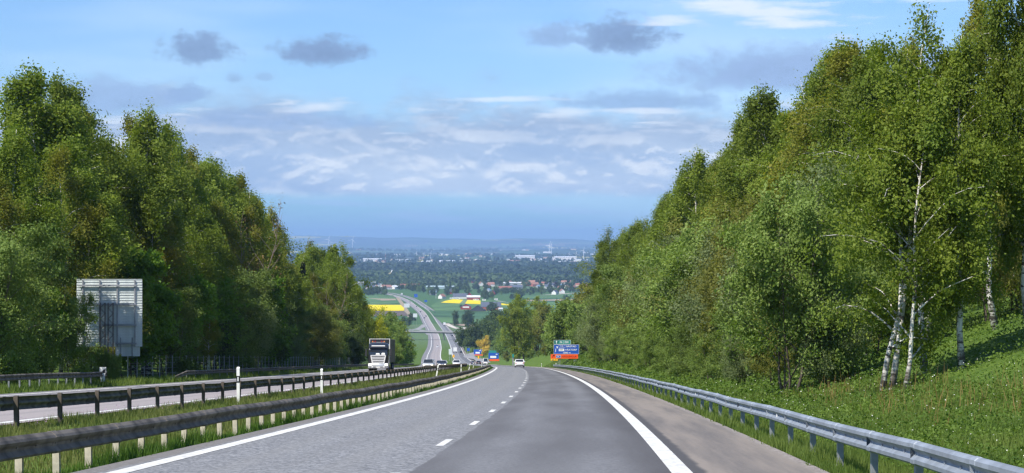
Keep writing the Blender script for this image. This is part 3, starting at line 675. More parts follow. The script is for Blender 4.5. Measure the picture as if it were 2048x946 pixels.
# trees that stand out on the left
def at_u(u, y): return pxy(u, y)
plant('maple1', at_u(62, 136), 136, 11.0, 'bright lime-green maple standing out beside the back of the big sign', wide=.6)
x = at_u(656, 372); plant('birch4', x, 372, 23.0, 'broad round-topped birch rising alone above the bushes behind the truck', wide=.95, rz=.6)
x = at_u(708, 395); plant('birch2', x, 395, 17.0, 'smaller birch leaning on the broad round-topped birch', wide=.95)
x = at_u(600, 340); plant('spruce1', x, 340, 17.5, 'thin dark spruce tip between the birches', wide=.8)
x = at_u(744, 446); plant('yellow1', x, 446, 12.0, 'yellow-green blossoming tree at the bend above the truck', wide=1.0)
x = at_u(700, 425); plant('oak1', x, 425, 12.5, 'bronze-brown oak beside the yellow-green blossoming tree', wide=1.1)
x = at_u(668, 395); plant('willow2', x, 395, 10.0, 'grey-green willow in front of the broad round-topped birch', wide=1.2)
# right: willows and oaks in front, birches behind
KEEP_CLEAR += [(1640, 3000, 0, 125)]
row(SKY_R, 19.5, 1.2, 84, 430, 5.4, [('birch1', 3), ('birch2', 3), ('birch3', 2), ('birch4', 2)], (.88, 1.03), 4, 21, LR, GR_, .30, 1.0, 21, 'halfway up the bank')
row(SKY_R, 25.5, 1.6, 112, 430, 6.0, [('birch1', 3), ('birch2', 3), ('birch3', 2)], (.85, 1.0), 4, 22, LR, GR_, .35, 1.0, 22, 'at the top of the bank')
row(SKY_R, 15.2, .7, 104, 430, 5.2, [('willow1', 3), ('willow2', 2), ('oak1', 3), ('birch4', 1)], (.42, .68), 3, 11, LR, GR_, .28, 1.05, 23, 'at the foot of the bank')
row(SKY_R, 15.5, 1.4, 430, 860, 9.0, [('willow1', 3), ('oak1', 2), ('birch1', 3), ('willow2', 2)], (.7, 1.0), 3, 17, LR, GR_, .10, 1.2, 24, 'at the foot of the bank')
row(SKY_R, 23, 2.5, 430, 860, 10.0, [('birch1', 3), ('oak1', 2), ('willow1', 1)], (.85, 1.0), 4, 18, LR, GR_, .10, 1.2, 25, 'up the bank')
# single trees by the bank, each where its trunk meets the grass
def by_trunk(key, u, v, n, label, h, wide=1.0, rz=0.0):
    """stand a tree n metres right of the lane line on the line of sight of column u"""
    y = 60.0
    for _ in range(30): y = (float(xr(y))+n)/((u-UC)/F)
    return plant(key, float(xr(y))+n, y, h, label, wide=wide, rz=rz)
by_trunk('birch4', 1762, 785, 13.2, 'big three-stemmed birch with white trunks at the foot of the bank', 14.2, .95, .4)
by_trunk('birch5', 1850, 755, 15.6, 'slender birch between the big three-stemmed birch and the leaning birch', 13.0, .9, 1.0)
by_trunk('birch2', 1925, 748, 16.2, 'leaning birch with a white black-scarred trunk on the grassy bank', 12.0, .85, 2.2)
by_trunk('birch2', 2062, 672, 19.0, 'tall birch standing highest on the grassy bank', 18.0, .62, 3.0)
by_trunk('birch2', 2120, 640, 20.2, 'tall drooping birch behind the highest part of the grassy bank', 18.5, .7, 4.0)
by_trunk('birch5', 1992, 690, 21.0, 'sparse wispy birch with thin drooping twigs on the upper bank', 15.5, .8, 1.7)
by_trunk('willow1', 1585, 790, 11.8, 'round glossy green willow bush at the foot of the bank', 9.0, .85, .3)
by_trunk('oak1', 1500, 750, 14.4, 'bronze-green young oak beside the round glossy willow bush', 10.5, .9, 2.0)
by_trunk('willow2', 1672, 760, 15.4, 'green willow squeezed in behind the big three-stemmed birch', 10.0, .85, 4.2)
by_trunk('birch1', 1700, 740, 18.0, 'full-crowned birch close behind the big three-stemmed birch', 16.6, .95, 1.2)
by_trunk('birch3', 1600, 700, 19.0, 'olive birch rising above the round glossy willow bush', 16.0, .9, 5.0)
by_trunk('birch4', 1840, 700, 19.0, 'broad dark birch further up the bank behind the slender birch', 13.0, .85, 5.4)
by_trunk('willow2', 1212, 715, 12.0, 'silvery willow bush leaning over the blue direction sign', 9.5, 1.1, 1.0)

for n_, y_, k_, h_ in ((24.5, 101, 'willow1', 7.0), (27.5, 112, 'birch3', 15.0), (26.0, 124, 'birch1', 15.0), (22.0, 96, 'oak1', 6.0)):
    plant(k_, float(xr(y_))+n_, y_, h_, {'willow1': 'small willow on the upper bank behind the tall birches', 'birch3': 'olive birch on top of the bank', 'birch1': 'birch on top of the bank beside the olive one', 'oak1': 'low bronze oak on the upper bank'}[k_])

for u_, n_, k_, h_, w_, lb_ in ((1690, 14.6, 'willow1', 6.0, .9, 'leafy willow thicket left of the white trunks of the big birch'), (1738, 17.0, 'oak1', 5.5, .9, 'low bronze oak in the shade behind the big birch'), (1640, 13.0, 'willow2', 5.0, .9, 'low silvery willow between the round willow bush and the big birch'), (1810, 19.5, 'willow1', 6.5, .9, 'shaded willow under the slender birch'), (1900, 22.0, 'willow1', 6.0, .9, 'shaded willow bush behind the leaning birch')):
    by_trunk(k_, u_, 0, n_, lb_, h_, w_, u_*.7)
yy_ = 100.0; rs_ = random.Random(77)
while yy_ < 330:
    n_ = rs_.uniform(11.6, 12.8); k_ = rs_.choice(['willow1', 'willow2', 'oak1', 'willow1'])
    lb_ = {'willow1': 'low green willow shrub', 'willow2': 'low silvery willow shrub', 'oak1': 'low bronze oak shrub'}[k_]+' skirting the wood '+('before the round willow bush' if yy_ < 150 else 'along the pale guardrail' if yy_ < 230 else 'before the blue direction sign')
    plant(k_, float(xr(yy_))+n_, yy_, rs_.uniform(3.0, 5.0), lb_, 'shrubs skirting the bank: '+lb_, 1.05, rz=rs_.uniform(0, 6)); yy_ += rs_.uniform(7, 12)
for u_, y_, h_, lb_ in ((205, 138.5, 2.6, 'small willow shrub hiding the foot of the big sign'), (228, 139.0, 2.0, 'smallest willow shrub at the foot of the big sign'), (140, 137.0, 6.0, 'willow bush overlapping the edge of the big sign')): plant('willow1', pxy(u_, y_), y_, h_, lb_, wide=.75)

# ---------------------------------------------------------------- grass and weeds (nobody could count the blades)
def scatter_blades(name, label, cat, n0, n1, y0, y1, dens, hgt, wid, m_, seed, fall=40.0, lean=.35, mask=None):
    rng = np.random.default_rng(seed)
    out = []; y = y0
    while y < y1:
        dy = 4.0 if y < 200 else 12.0
        k = max(.04, min(1.0, (fall/max(y, fall))**1.5)); cnt = int(dens*k*(n1-n0)*dy)
        n = rng.uniform(n0, n1, cnt); yy = rng.uniform(y, y+dy, cnt); ww = wid/np.sqrt(k)*rng.uniform(.6, 1.4, cnt); hh = hgt*rng.uniform(.45, 1.35, cnt)*(1+.25*np.sin(yy*.9+n*2.)+.25*np.sin(yy*.37))
        x = xr(yy)+n; z = gz(x, yy)-.02
        if mask is not None:
            ok = mask(n, yy, rng); n, yy, ww, hh, x, z = (q[ok] for q in (n, yy, ww, hh, x, z)); cnt = len(n)
        a = rng.uniform(0, 2*np.pi, cnt); l = lean*hh*rng.uniform(.1, 1.4, cnt); b = rng.uniform(0, 2*np.pi, cnt)
        d = np.stack([np.cos(a), np.sin(a), np.zeros(cnt)], 1)*(ww/2)[:, None]
        base = np.stack([x, yy, z], 1); tip = base+np.stack([np.cos(b)*l, np.sin(b)*l, hh], 1)
        out.append(np.stack([base-d, base+d, tip], 1)); y += dy
    P = np.concatenate(out).reshape(-1, 3); nf = len(P)//3
    cl = .5+.5*np.sin(P[::3, 1]*.35+P[::3, 0]*1.3)
    tint = np.clip(.25+.35*cl+.4*rng.random(nf), 0, 1)
    o = link(name, quads_mesh(name, P, 3, m_, tint)); return tag(o, label, cat, kind='stuff')
def scatter_weeds(name, label, cat, n0, n1, y0, y1, dens, hgt, size, m_, seed, fall=45.0, mask=None):
    rng = np.random.default_rng(seed); out = []; y = y0
    while y < y1:
        dy = 4.0 if y < 200 else 12.0
        k = max(.04, min(1.0, (fall/max(y, fall))**1.6)); cnt = int(dens*k*(n1-n0)*dy)
        n = rng.uniform(n0, n1, cnt); yy = rng.uniform(y, y+dy, cnt); x = xr(yy)+n
        if mask is not None:
            ok = mask(n, yy, rng); n, yy, x = n[ok], yy[ok], x[ok]; cnt = len(n)
        clump = .5+.5*np.sin(x*1.9+1.3*np.sin(yy*.8))*np.sin(yy*.55+.7*np.sin(x*1.1))
        c = np.stack([x, yy, gz(x, yy)+hgt*rng.random(cnt)**.7*(.35+1.1*clump)], 1)
        out.append(leaves(c, np.full(cnt, size/math.sqrt(k)*.9), rng, up=1.3, asp=.6)); y += dy
    P = np.concatenate(out); nf = len(P)//4
    cl = .5+.5*np.sin(P[::4, 1]*.28+P[::4, 0]*.9)
    o = link(name, quads_mesh(name, P, 4, m_, np.clip(.2+.4*cl+.4*rng.random(nf), 0, 1))); return tag(o, label, cat, kind='stuff')
edge_m = lambda n, y, r: n+.25*np.sin(y*1.7)+.18*np.sin(y*4.1)+r.normal(size=len(n))*.10 > 6.05
scatter_blades('grass', 'grass along the gravel edge under the pale guardrail', 'grass', 5.9, 8.4, 22, 420, 260, .20, .020, M['grass'], 31, 36, mask=edge_m)
scatter_blades('grass', 'tall grass on the bank behind the pale guardrail', 'grass', 8.4, 15.0, 28, 520, 150, .22, .024, M['grass'], 32, 40)
scatter_weeds('weeds', 'leafy weeds covering the bank behind the pale guardrail', 'weeds', 8.0, 22.0, 28, 420, 62, .34, .045, M['weed'], 33, 48)
scatter_blades('grass', 'tall grass on the median verge in front of the brown guardrail', 'grass', -5.6, -4.72, 20, 480, 420, .22, .020, M['dark_grass'], 34, 36,
               mask=lambda n, y, r: n-.16*np.sin(y*1.3)-.1*np.sin(y*3.7)+r.normal(size=len(n))*.07 < -4.86)
scatter_blades('grass', 'grass in the median between the two guardrails', 'grass', -10.3, -5.6, 30, 560, 120, .20, .024, M['median_grass'], 35, 40)
scatter_blades('grass', 'grass behind the posts at the edge of the oncoming lanes', 'grass', -11.5, -10.2, 40, 560, 160, .17, .024, M['median_grass'], 36, 50)
scatter_blades('grass', 'shaded grass between the oncoming lanes and the wood', 'grass', -31.0, -23.7, 90, 640, 46, .33, .05, M['grass'], 37, 100)
scatter_blades('dry_weeds', 'reddish dry stalks on the lip of the bank by the birches', 'weeds', 11.0, 15.0, 46, 84, 9, .62, .020, M['straw'], 38, 60, .3, mask=lambda n, y, r: np.sin(n*3.1+1.7*np.sin(y*.6))+np.sin(y*1.3) > r.uniform(-1.2, 1.4, len(n)))
scatter_weeds('flowers', 'tiny white flowers dotted over the grassy bank', 'flowers', 8.5, 18.0, 30, 120, 1.6, .42, .022, M['white_flower'], 45, 60)
scatter_weeds('flowers', 'lilac flowers along the edge of the oncoming lanes', 'flowers', -11.5, -10.7, 46, 120, 26, .22, .018, M['lilac'], 39, 60)
scatter_weeds('flowers', 'yellow dandelions between the two ends of the guardrails under the big sign', 'flowers', -28.0, -25.8, 122, 142, 5, .25, .05, M['dandelion'], 40, 200)
scatter_weeds('weeds', 'sparser leafy weeds on the upper bank', 'weeds', 22.0, 34.0, 70, 150, 26, .3, .06, M['weed'], 44, 90)

# ---------------------------------------------------------------- paints and small materials
PM = {}
def paint(key, c, rough=.3, coat=.6, metal=0.0):
    PM[key] = mat(key, c, rough, metal=metal, coat=coat, var=.04, scale=2); return PM[key]
for k, c in (('car_white', (.78, .78, .77)), ('car_silver', (.50, .52, .54)), ('car_black', (.015, .016, .018)), ('car_blue', (.03, .045, .09)), ('car_grey', (.12, .125, .13)), ('car_red', (.25, .02, .02)), ('lorry_white', (.74, .74, .72)), ('truck_black', (.018, .019, .022))):
    paint(k, c, .28, .7, .25 if k == 'car_silver' else 0.0)
PM['glass'] = mat('dark_car_glass', (.02, .024, .028), .08, spec=.8, coat=.5)
PM['rubber'] = mat('tyre_rubber', (.02, .02, .02), .85)
PM['rim'] = mat('alloy_rim', (.45, .46, .47), .35, metal=.7)
PM['plastic'] = mat('black_plastic', (.022, .022, .024), .6)
PM['lamp'] = mat('headlamp_glass', (.80, .80, .78), .15, coat=.5)
PM['lit'] = mat('lit_headlamp', (.9, .88, .8), .2, emit=((1, .93, .78), 1.6))
PM['tail'] = mat('tail_lamp_red', (.45, .012, .012), .25, coat=.5)
PM['amber'] = mat('amber_marker', (.8, .22, .02), .3)
PM['plate'] = mat('number_plate', (.78, .78, .74), .5)
PM['chrome'] = mat('pale_grille_paint', (.80, .78, .75), .3, metal=.2, coat=.4)
PM['tarp'] = mat('dark_trailer_tarpaulin', (.022, .024, .028), .5, var=.3, scale=1.2)
PM['galv_panel'] = mat('bare_aluminium_sign_back', (.62, .66, .64), .55, metal=.1, var=.12, scale=2)
PM['rusty'] = mat('brown_steel', (.13, .11, .10), .7, metal=.2, var=.3, scale=6)
PM['steel'] = mat('grey_steel', (.35, .36, .38), .5, metal=.5, var=.15, scale=3)
PM['sign_blue'] = mat('sign_blue', (.012, .085, .42), .45); PM['sign_green'] = mat('sign_green', (.02, .24, .20), .45)
PM['sign_dkgreen'] = mat('sign_dark_green', (.012, .15, .12), .45); PM['sign_white'] = mat('sign_white', (.80, .80, .78), .45)
PM['sign_orange'] = mat('sign_orange', (.88, .10, .012), .45); PM['sign_yellow'] = mat('sign_yellow', (.86, .45, .01), .45); PM['sign_black'] = mat('sign_black', (.012, .012, .012), .45)
PM['marker'] = mat('marker_post_white', (.76, .75, .70), .6, var=.1, scale=4)

# ---------------------------------------------------------------- road vehicles
def wheel_meshes(r, wd):
    t_ = MB(); k = 18
    def ring(rad, x): return [(x, rad*math.cos(2*math.pi*j/k), rad*math.sin(2*math.pi*j/k)) for j in range(k)]
    t_.loft([ring(r*.62, -wd*.46), ring(r*.93, -wd*.5), ring(r, -wd*.3), ring(r, wd*.3), ring(r*.93, wd*.5), ring(r*.62, wd*.46)], caps=False)
    m_ = MB(); m_.loft([ring(r*.64, -wd*.40), ring(r*.64, wd*.40)])
    for j in range(5):
        a = 2*math.pi*j/5
        for s in (-1, 1): m_.bar((s*wd*.41, 0, 0), (s*wd*.41, r*.58*math.cos(a), r*.58*math.sin(a)), .05*r/.32, .03)
    return t_.mesh('tyre', PM['rubber'], True), m_.mesh('rim', PM['rim'])
WH = {'car': wheel_meshes(.33, .22), 'lorry': wheel_meshes(.50, .32)}
def add_wheel(parent, kind, x, y):
    r = .33 if kind == 'car' else .50
    e = link('wheel', None, parent, (x, y, r)); e.empty_display_size = .1
    link('tyre', WH[kind][0], e); link('rim', WH[kind][1], e)
def section(hw, z0, z1, y, r=.10):
    """rounded cross-section of a body at station y"""
    return [(-hw+r, y, z0), (hw-r, y, z0), (hw, y, z0+r), (hw*1.0, y, z1-r*1.2), (hw-r*.9, y, z1), (-hw+r*.9, y, z1), (-hw, y, z1-r*1.2), (-hw, y, z0+r)]
def car_parts(name, label, body_key, L=4.4, W=1.82, H=1.48, kind='hatch', lit=False, group=None, far=False):
    """front of the car at -y; stands on z = 0"""
    g = thing(name, label, 'car' if kind != 'van' else 'van', group=group); p = PM[body_key]; hw = W/2
    hood = {'hatch': .86, 'wagon': .84, 'suv': 1.02, 'van': 1.05}[kind]; belt = {'hatch': .93, 'wagon': .92, 'suv': 1.08, 'van': 1.12}[kind]
    y0 = -L/2; y1 = L/2
    b = MB()
    b.loft([section(hw*.80, .34, hood*.72, y0, .08), section(hw*.92, .26, hood*.88, y0+.12, .1), section(hw*.97, .22, hood*.96, y0+.55, .1), section(hw, .20, belt*.98, y0+L*.27, .1),
            section(hw, .20, belt, y0+L*.5, .1), section(hw, .20, belt+.02, y1-L*.18, .1), section(hw*.97, .26, belt+.02, y1-.14, .1), section(hw*.88, .36, belt*.93, y1, .08)])
    bo = b.build('body', p, g, True)
    # greenhouse: glass block, roof skin and pillars
    f0 = y0+L*(.25 if kind != 'van' else .14); f1 = y0+L*(.42 if kind != 'van' else .26)
    r1 = y1-L*{'hatch': .16, 'wagon': .08, 'suv': .12, 'van': .03}[kind]; r0 = y1-L*{'hatch': .03, 'wagon': .02, 'suv': .02, 'van': .005}[kind]
    zb = belt-.05; zt = H-.05; ti = hw*.76
    ga = MB(); ga.add([(-hw*.92, f0, zb), (hw*.92, f0, zb), (hw*.92, r0, zb), (-hw*.92, r0, zb), (-ti, f1, zt), (ti, f1, zt), (ti, r1, zt), (-ti, r1, zt)], [(3, 2, 1, 0), (4, 5, 6, 7), (0, 1, 5, 4), (1, 2, 6, 5), (2, 3, 7, 6), (3, 0, 4, 7)])
    ga.build('glazing', PM['glass'], g)
    rf = MB(); rf.loft([[(-ti*.9, f1-.03, zt-.02), (ti*.9, f1-.03, zt-.02), (ti*.8, f1, zt+.03), (-ti*.8, f1, zt+.03)], [(-ti-.02, f1+.25, zt-.03), (ti+.02, f1+.25, zt-.03), (ti*.86, f1+.25, H), (-ti*.86, f1+.25, H)],
                        [(-ti-.02, r1-.2, zt-.03), (ti+.02, r1-.2, zt-.03), (ti*.86, r1-.2, H-.01), (-ti*.86, r1-.2, H-.01)], [(-ti*.95, r1+.08, zt-.04), (ti*.95, r1+.08, zt-.04), (ti*.8, r1+.08, zt+.01), (-ti*.8, r1+.08, zt+.01)]])
    rf.build('roof', p, g, True)
    pl = MB()
    for s in (-1, 1):
        pl.bar((s*hw*.92, f0+.02, zb), (s*ti, f1, zt), .07, .07); pl.bar((s*hw*.925, r0-.03, zb), (s*ti, r1-.02, zt), .13, .13)
        pl.bar((s*hw*.925, (f0+r0)/2, zb), (s*(ti+.01), (f1+r1)/2, zt), .07, .05)
        if kind == 'van': pl.add([(s*hw*.93, f1+1.0, zb), (s*hw*.93, r0, zb), (s*(ti+.02), r1, zt), (s*(ti+.02), f1+1.0, zt)], [(0, 1, 2, 3)])
    pl.build('pillar_frame', p, g)
    if far: return kids(g)
    bz = hood*.72
    for s in (-1, 1):
        MB().box(s*hw*.68-.19, s*hw*.68+.19, y0-.01, y0+.22, bz-.09, bz+.05, tp=.02).build('headlight', PM['lit'] if lit else PM['lamp'], g)
        MB().box(s*hw*.76-.13, s*hw*.76+.13, y1-.10, y1+.012, belt*.72, belt*.72+.20, tp=.01).build('taillight', PM['tail'], g)
        MB().box(s*(hw+.10)-.09, s*(hw+.10)+.09, f0+.18, f0+.28, belt, belt+.13, tp=.02).build('mirror', p, g)
        for yy in (y0+L*.19, y1-L*.20): add_wheel(g, 'car', s*(hw-.12), yy)
    MB().box(-hw*.66, hw*.66, y0-.02, y0+.05, .35, .50, tp=.01).build('grille', PM['plastic'], g)
    MB().box(-.26, .26, y0-.03, y0-.014, .52, .63).build('number_plate', PM['plate'], g)
    MB().box(-hw*.80, hw*.80, y1-.02, y1+.03, .24, .44, tp=.02).build('rear_bumper', PM['plastic'], g)
    MB().box(-.26, .26, y1+.004, y1+.016, .60, .71).build('number_plate', PM['plate'], g)
    return kids(g)
def put(o, y, n, away=False, z=0.0):
    """stand a vehicle on the road: away = driving away from us"""
    p = rp(y, n, .012+z); q = rp(y+3, n); d = q-rp(y, n)
    o.location = p; hd = math.atan2(-d.x, d.y); sl = math.atan2(d.z, 3.0)
    o.rotation_euler = (sl, 0, hd) if not away else (-sl, 0, hd+math.pi)
    return o
n_at = lambda u, y: pxy(u, y)-float(xr(y))
put(car_parts('car', 'white estate car driving away on the near lanes', 'car_white', 4.7, 1.9, 1.62, 'suv'), 404, n_at(1039, 404), True)
put(car_parts('car', 'small silver hatchback climbing behind the truck', 'car_silver', 4.2, 1.80, 1.52, 'hatch', True), 322, n_at(857, 322))
put(car_parts('car', 'dark blue car following the silver hatchback', 'car_blue', 4.5, 1.82, 1.48, 'wagon', True), 470, n_at(885, 470))
put(car_parts('car', 'white car right behind the dark blue car', 'car_white', 4.5, 1.84, 1.62, 'suv'), 520, n_at(886.5, 520))
put(car_parts('car', 'black car half hidden behind the dark blue car', 'car_black', 4.5, 1.84, 1.55, 'suv'), 600, n_at(879.5, 600))
put(car_parts('car', 'white pickup-fronted car in the oncoming lane next to the median', 'car_white', 4.7, 1.9, 1.66, 'suv'), 500, n_at(913, 500))
put(car_parts('van', 'white box van driving away past the far direction signs', 'car_white', 5.6, 2.05, 2.5, 'van'), 800, n_at(971, 800), True)
put(car_parts('car', 'black car driving away ahead of the white box van', 'car_black', 4.5, 1.82, 1.5, 'wagon'), 850, n_at(957, 850), True)
put(car_parts('car', 'dark car driving away nearest the median ahead of the box van', 'car_blue', 4.5, 1.82, 1.5, 'hatch'), 930, n_at(945, 930), True)
proto_w = car_parts('car', 'white car far down the oncoming lanes', 'car_white', 4.5, 1.84, 1.55, 'wagon', far=True)
proto_d = car_parts('car', 'dark car far down the oncoming lanes', 'car_black', 4.5, 1.84, 1.55, 'wagon', far=True)
# far traffic: distance along the road, metres right of the lane line
used = set()
def far_car(pr, y, n, away, label, group=None):
    o = pr if pr.name not in used else copy_tree(pr)
    used.add(pr.name); o['label'] = label
    if group: o['group'] = group
    return put(o, y, n, away)
far_car(proto_w, 1080, -17.2, False, 'white car on the oncoming lanes just below the guardrail bend')
far_car(proto_w, 1660, -15.0, False, 'white car on the oncoming lanes in front of the bridge')
for y, n in ((2900, -14.5), (3080, -18.0), (3330, -14.5), (3580, -15.5), (2830, -18)): far_car(proto_d, y, n, False, 'dark car on the oncoming lanes beyond the bridge', 'dark cars far down the oncoming lanes')
for y, n in ((2150, 2.0), (3050, 2.0)): far_car(proto_d, y, n, True, 'dark car driving away beyond the bridge', 'dark cars driving away beyond the bridge')
far_car(proto_d, 1420, 2.2, True, 'dark car driving away short of the bridge beside the white van')
far_car(proto_w, 3300, -1.8, True, 'white car driving away up the far bend')
def lorry(label, y, n, away, col_='lorry_white'):
    g = thing('lorry', label, 'lorry')
    MB().box(-1.27, 1.27, -3.0, 5.0, 1.0, 3.9).build('box_body', PM[col_], g)
    MB().box(-1.22, 1.22, -5.0, -3.15, .6, 3.2, tp=.12).build('cab', PM[col_], g)
    MB().box(-1.05, 1.05, -5.02, -4.93, 1.75, 2.6, tp=.02).build('windscreen', PM['glass'], g)
    MB().box(-.5, .5, -3.2, 5.0, .55, 1.02).build('chassis', PM['plastic'], g)
    for yy in (-4.1, 2.9, 4.1):
        for s in (-1, 1): add_wheel(g, 'lorry', s*1.08, yy)
    return put(g, y, n, away)
lorry('white box lorry driving away beyond the bridge', 2560, 2.2, True)
lorry('white box lorry at the far end of the motorway bend', 4060, 2.0, True)
lorry('white box lorry driving away short of the bridge', 1430, -1.8, True)

def articulated_truck():
    g = thing('articulated_truck', 'black articulated truck with pale slatted grille and dark curtain trailer', 'truck')
    P = PM['truck_black']
    cab = MB()
    def sec(y, hw, z0, z1, r): return section(hw, z0, z1, y, r)
    cab.loft([sec(-.0, 1.18, .62, 2.55, .16), sec(.06, 1.24, .55, 2.75, .14), sec(.5, 1.25, .55, 3.20, .14), sec(1.0, 1.25, .55, 3.42, .14), sec(2.2, 1.25, .55, 3.46, .14)])
    c = cab.build('cab', P, g, True)
    MB().add([(-1.10, -.055, 1.98), (1.10, -.055, 1.98), (1.02, .07, 2.80), (-1.02, .07, 2.80), (-1.10, .25, 1.98), (1.10, .25, 1.98), (1.02, .35, 2.80), (-1.02, .35, 2.80)], [(0, 1, 2, 3), (7, 6, 5, 4), (0, 4, 5, 1), (1, 5, 6, 2), (2, 6, 7, 3), (3, 7, 4, 0)]).build('windscreen', PM['glass'], c)
    wp = MB(); wp.loft([section(.26, 1.99, 2.13, -.13, .05), section(.22, 2.0, 2.2, -.07, .05)]); wp.v = [(p[0]-.05, p[1], p[2]) for p in wp.v]; wp.loft([[(q[0]+.62, q[1], q[2]) for q in section(.24, 1.99, 2.18, -.13, .05)], [(q[0]+.62, q[1], q[2]) for q in section(.2, 2.0, 2.24, -.06, .05)]])
    wp.build('dashboard_clutter', PM['plate'], c)
    MB().box(-1.12, 1.12, -.20, .25, 2.84, 2.95, tp=.03).build('sun_visor', P, c)
    vs_ = MB(); vs_.box(-.85, .85, .05, .3, 3.05, 3.17, tp=.03); vs_.build('roof_sign', PM['lorry_white'], c)
    lb = MB(); lb.box(-.85, .85, .35, .47, 3.50, 3.60); lb.build('light_bar', PM['steel'], c)
    for x in (-.72, -.4, .4, .72): MB().box(x-.07, x+.07, .30, .42, 3.58, 3.72, tp=.01).build('roof_lamp', PM['amber'] if abs(x) > .5 else PM['tail'], c)
    gr_ = MB(); gr_.add([(-.88, -.075, 1.90), (.88, -.075, 1.90), (.66, -.075, .98), (-.66, -.075, .98), (-.88, .1, 1.90), (.88, .1, 1.90), (.66, .1, .98), (-.66, .1, .98)], [(0, 1, 2, 3), (7, 6, 5, 4), (0, 4, 5, 1), (1, 5, 6, 2), (2, 6, 7, 3), (3, 7, 4, 0)])
    gg = gr_.build('grille', PM['plastic'], g)
    for i in range(4):
        z = 1.70-.205*i; hwid = .84-.05*i
        MB().box(-hwid, hwid, -.15, -.08, z-.048, z+.048, tp=.010).build('slat', PM['chrome'], gg)
    MB().box(-.95, .95, -.16, -.08, 1.87, 1.965, tp=.01).build('slat', PM['chrome'], gg)
    for s in (-1, 1): MB().bar((s*.90, -.11, 1.88), (s*.70, -.11, .96), .14, .07).build('slat', PM['chrome'], gg)
    bm_ = MB(); bm_.loft([section(1.12, .34, .92, -.28, .1), section(1.25, .32, .96, -.12, .1), section(1.25, .32, .96, .6, .1)]); bp = bm_.build('bumper', PM['car_silver'], g, True)
    for s in (-1, 1):
        MB().box(s*1.02-.17, s*1.02+.17, -.33, -.15, .66, .90, tp=.03).build('headlight', PM['lit'], bp)
        MB().box(s*.72-.10, s*.72+.10, -.32, -.2, .44, .56, tp=.02).build('fog_lamp', PM['lamp'], bp)
        mr = MB(); mr.box(s*1.52-.12, s*1.52+.12, .05, .2, 1.85, 2.75, tp=.03); mr.bar((s*1.2, .15, 2.7), (s*1.5, .12, 2.65), .05); mr.build('mirror', PM['plastic'], g)
        MB().box(s*1.262-.012, s*1.262+.012, .75, 1.65, 1.95, 2.75).build('side_window', PM['glass'], c)
        MB().box(s*1.18-.08, s*1.18+.08, 2.6, 4.4, .4, .95, tp=.02).build('side_skirt', P, g)
        for yy in (.9, 3.9, 8.9, 10.3, 11.7): add_wheel(g, 'lorry', s*1.08, yy)
    MB().box(-.26, .26, -.31, -.285, .40, .52).build('number_plate', PM['plate'], bp)
    MB().box(-.5, .5, 1.0, 13.8, .62, 1.05).build('chassis', PM['plastic'], g)
    tr = MB().box(-1.27, 1.27, 2.75, 14.2, 1.06, 4.0).build('trailer', PM['tarp'], g)
    fr = MB(); fr.box(-1.29, 1.29, 2.70, 2.85, 3.95, 4.02); fr.box(-1.29, -1.22, 2.70, 2.80, 1.06, 3.95); fr.box(1.22, 1.29, 2.70, 2.80, 1.06, 3.95); fr.box(-1.29, -1.2, 2.85, 14.2, 3.92, 4.02); fr.box(1.2, 1.29, 2.85, 14.2, 3.92, 4.02)
    fr.build('edge_trim', PM['lorry_white'], tr)
    pb = MB()
    for i in range(6):
        y = 4.2+i*1.9; pb.box(1.275, 1.285, y, y+.06, 1.1, 3.9)
    pb.build('curtain_strap', PM['steel'], tr)
    return g
put(articulated_truck(), 254, n_at(758, 254)-.1)

# ---------------------------------------------------------------- marker posts
def marker_post(label, u, y, h, n=None, lean=0.0, band=True, group=None):
    x = pxy(u, y) if n is None else float(xr(y))+n
    g = thing('marker_post', label, 'marker post', (x, y, float(gz(x, y))-.05), 0, group)
    g.rotation_euler = (random.gauss(0, .02), lean, random.uniform(-.2, .2))
    b = MB(); b.loft([[(-.055, -.03, 0), (.055, -.03, 0), (.045, .035, 0), (-.045, .035, 0)], [(-.055, -.03, h), (.055, -.03, h), (.045, .035, h+.05), (-.045, .035, h+.05)]])
    b.build('post', PM['marker'], g)
    if band:
        MB().box(-.058, .058, -.034, .038, h*.62, h*.80).build('black_band', PM['sign_black'], g)
        MB().box(-.022, .022, -.040, -.035, h*.66, h*.77).build('reflector', PM['lamp'], g)
    return g
marker_post('black-banded white marker post standing tallest among the median posts', 477, 73, 1.34)
marker_post('weathered marker post with grey foot beside the rail opposite the truck', 643.5, 92, 1.20)
marker_post('leaning white marker post in front of the silver hatchback', 872, 170, 1.15, lean=.16)
marker_post('white marker post in front of the white pickup-fronted car', 922, 222, 1.0, lean=.02)
marker_post('leaning white marker post on the grassy tip of the median', 937, 268, 1.0, lean=.22)
for u, y in ((946, 330), (962.5, 400), (972.5, 380)): marker_post('small white marker post near where the brown guardrail ends', u, y, 1.0, lean=.12, group='marker posts at the end of the brown guardrail')
marker_post('white marker post at the far end of the pale guardrail', 1112, 386, 1.15)
marker_post('white marker post on the verge beyond the pale guardrail', 1072.5, 470, 1.05, n=6.8)
marker_post('white marker post on the outside of the bend beyond the white estate car', 1016, 640, 1.2, n=7.0)

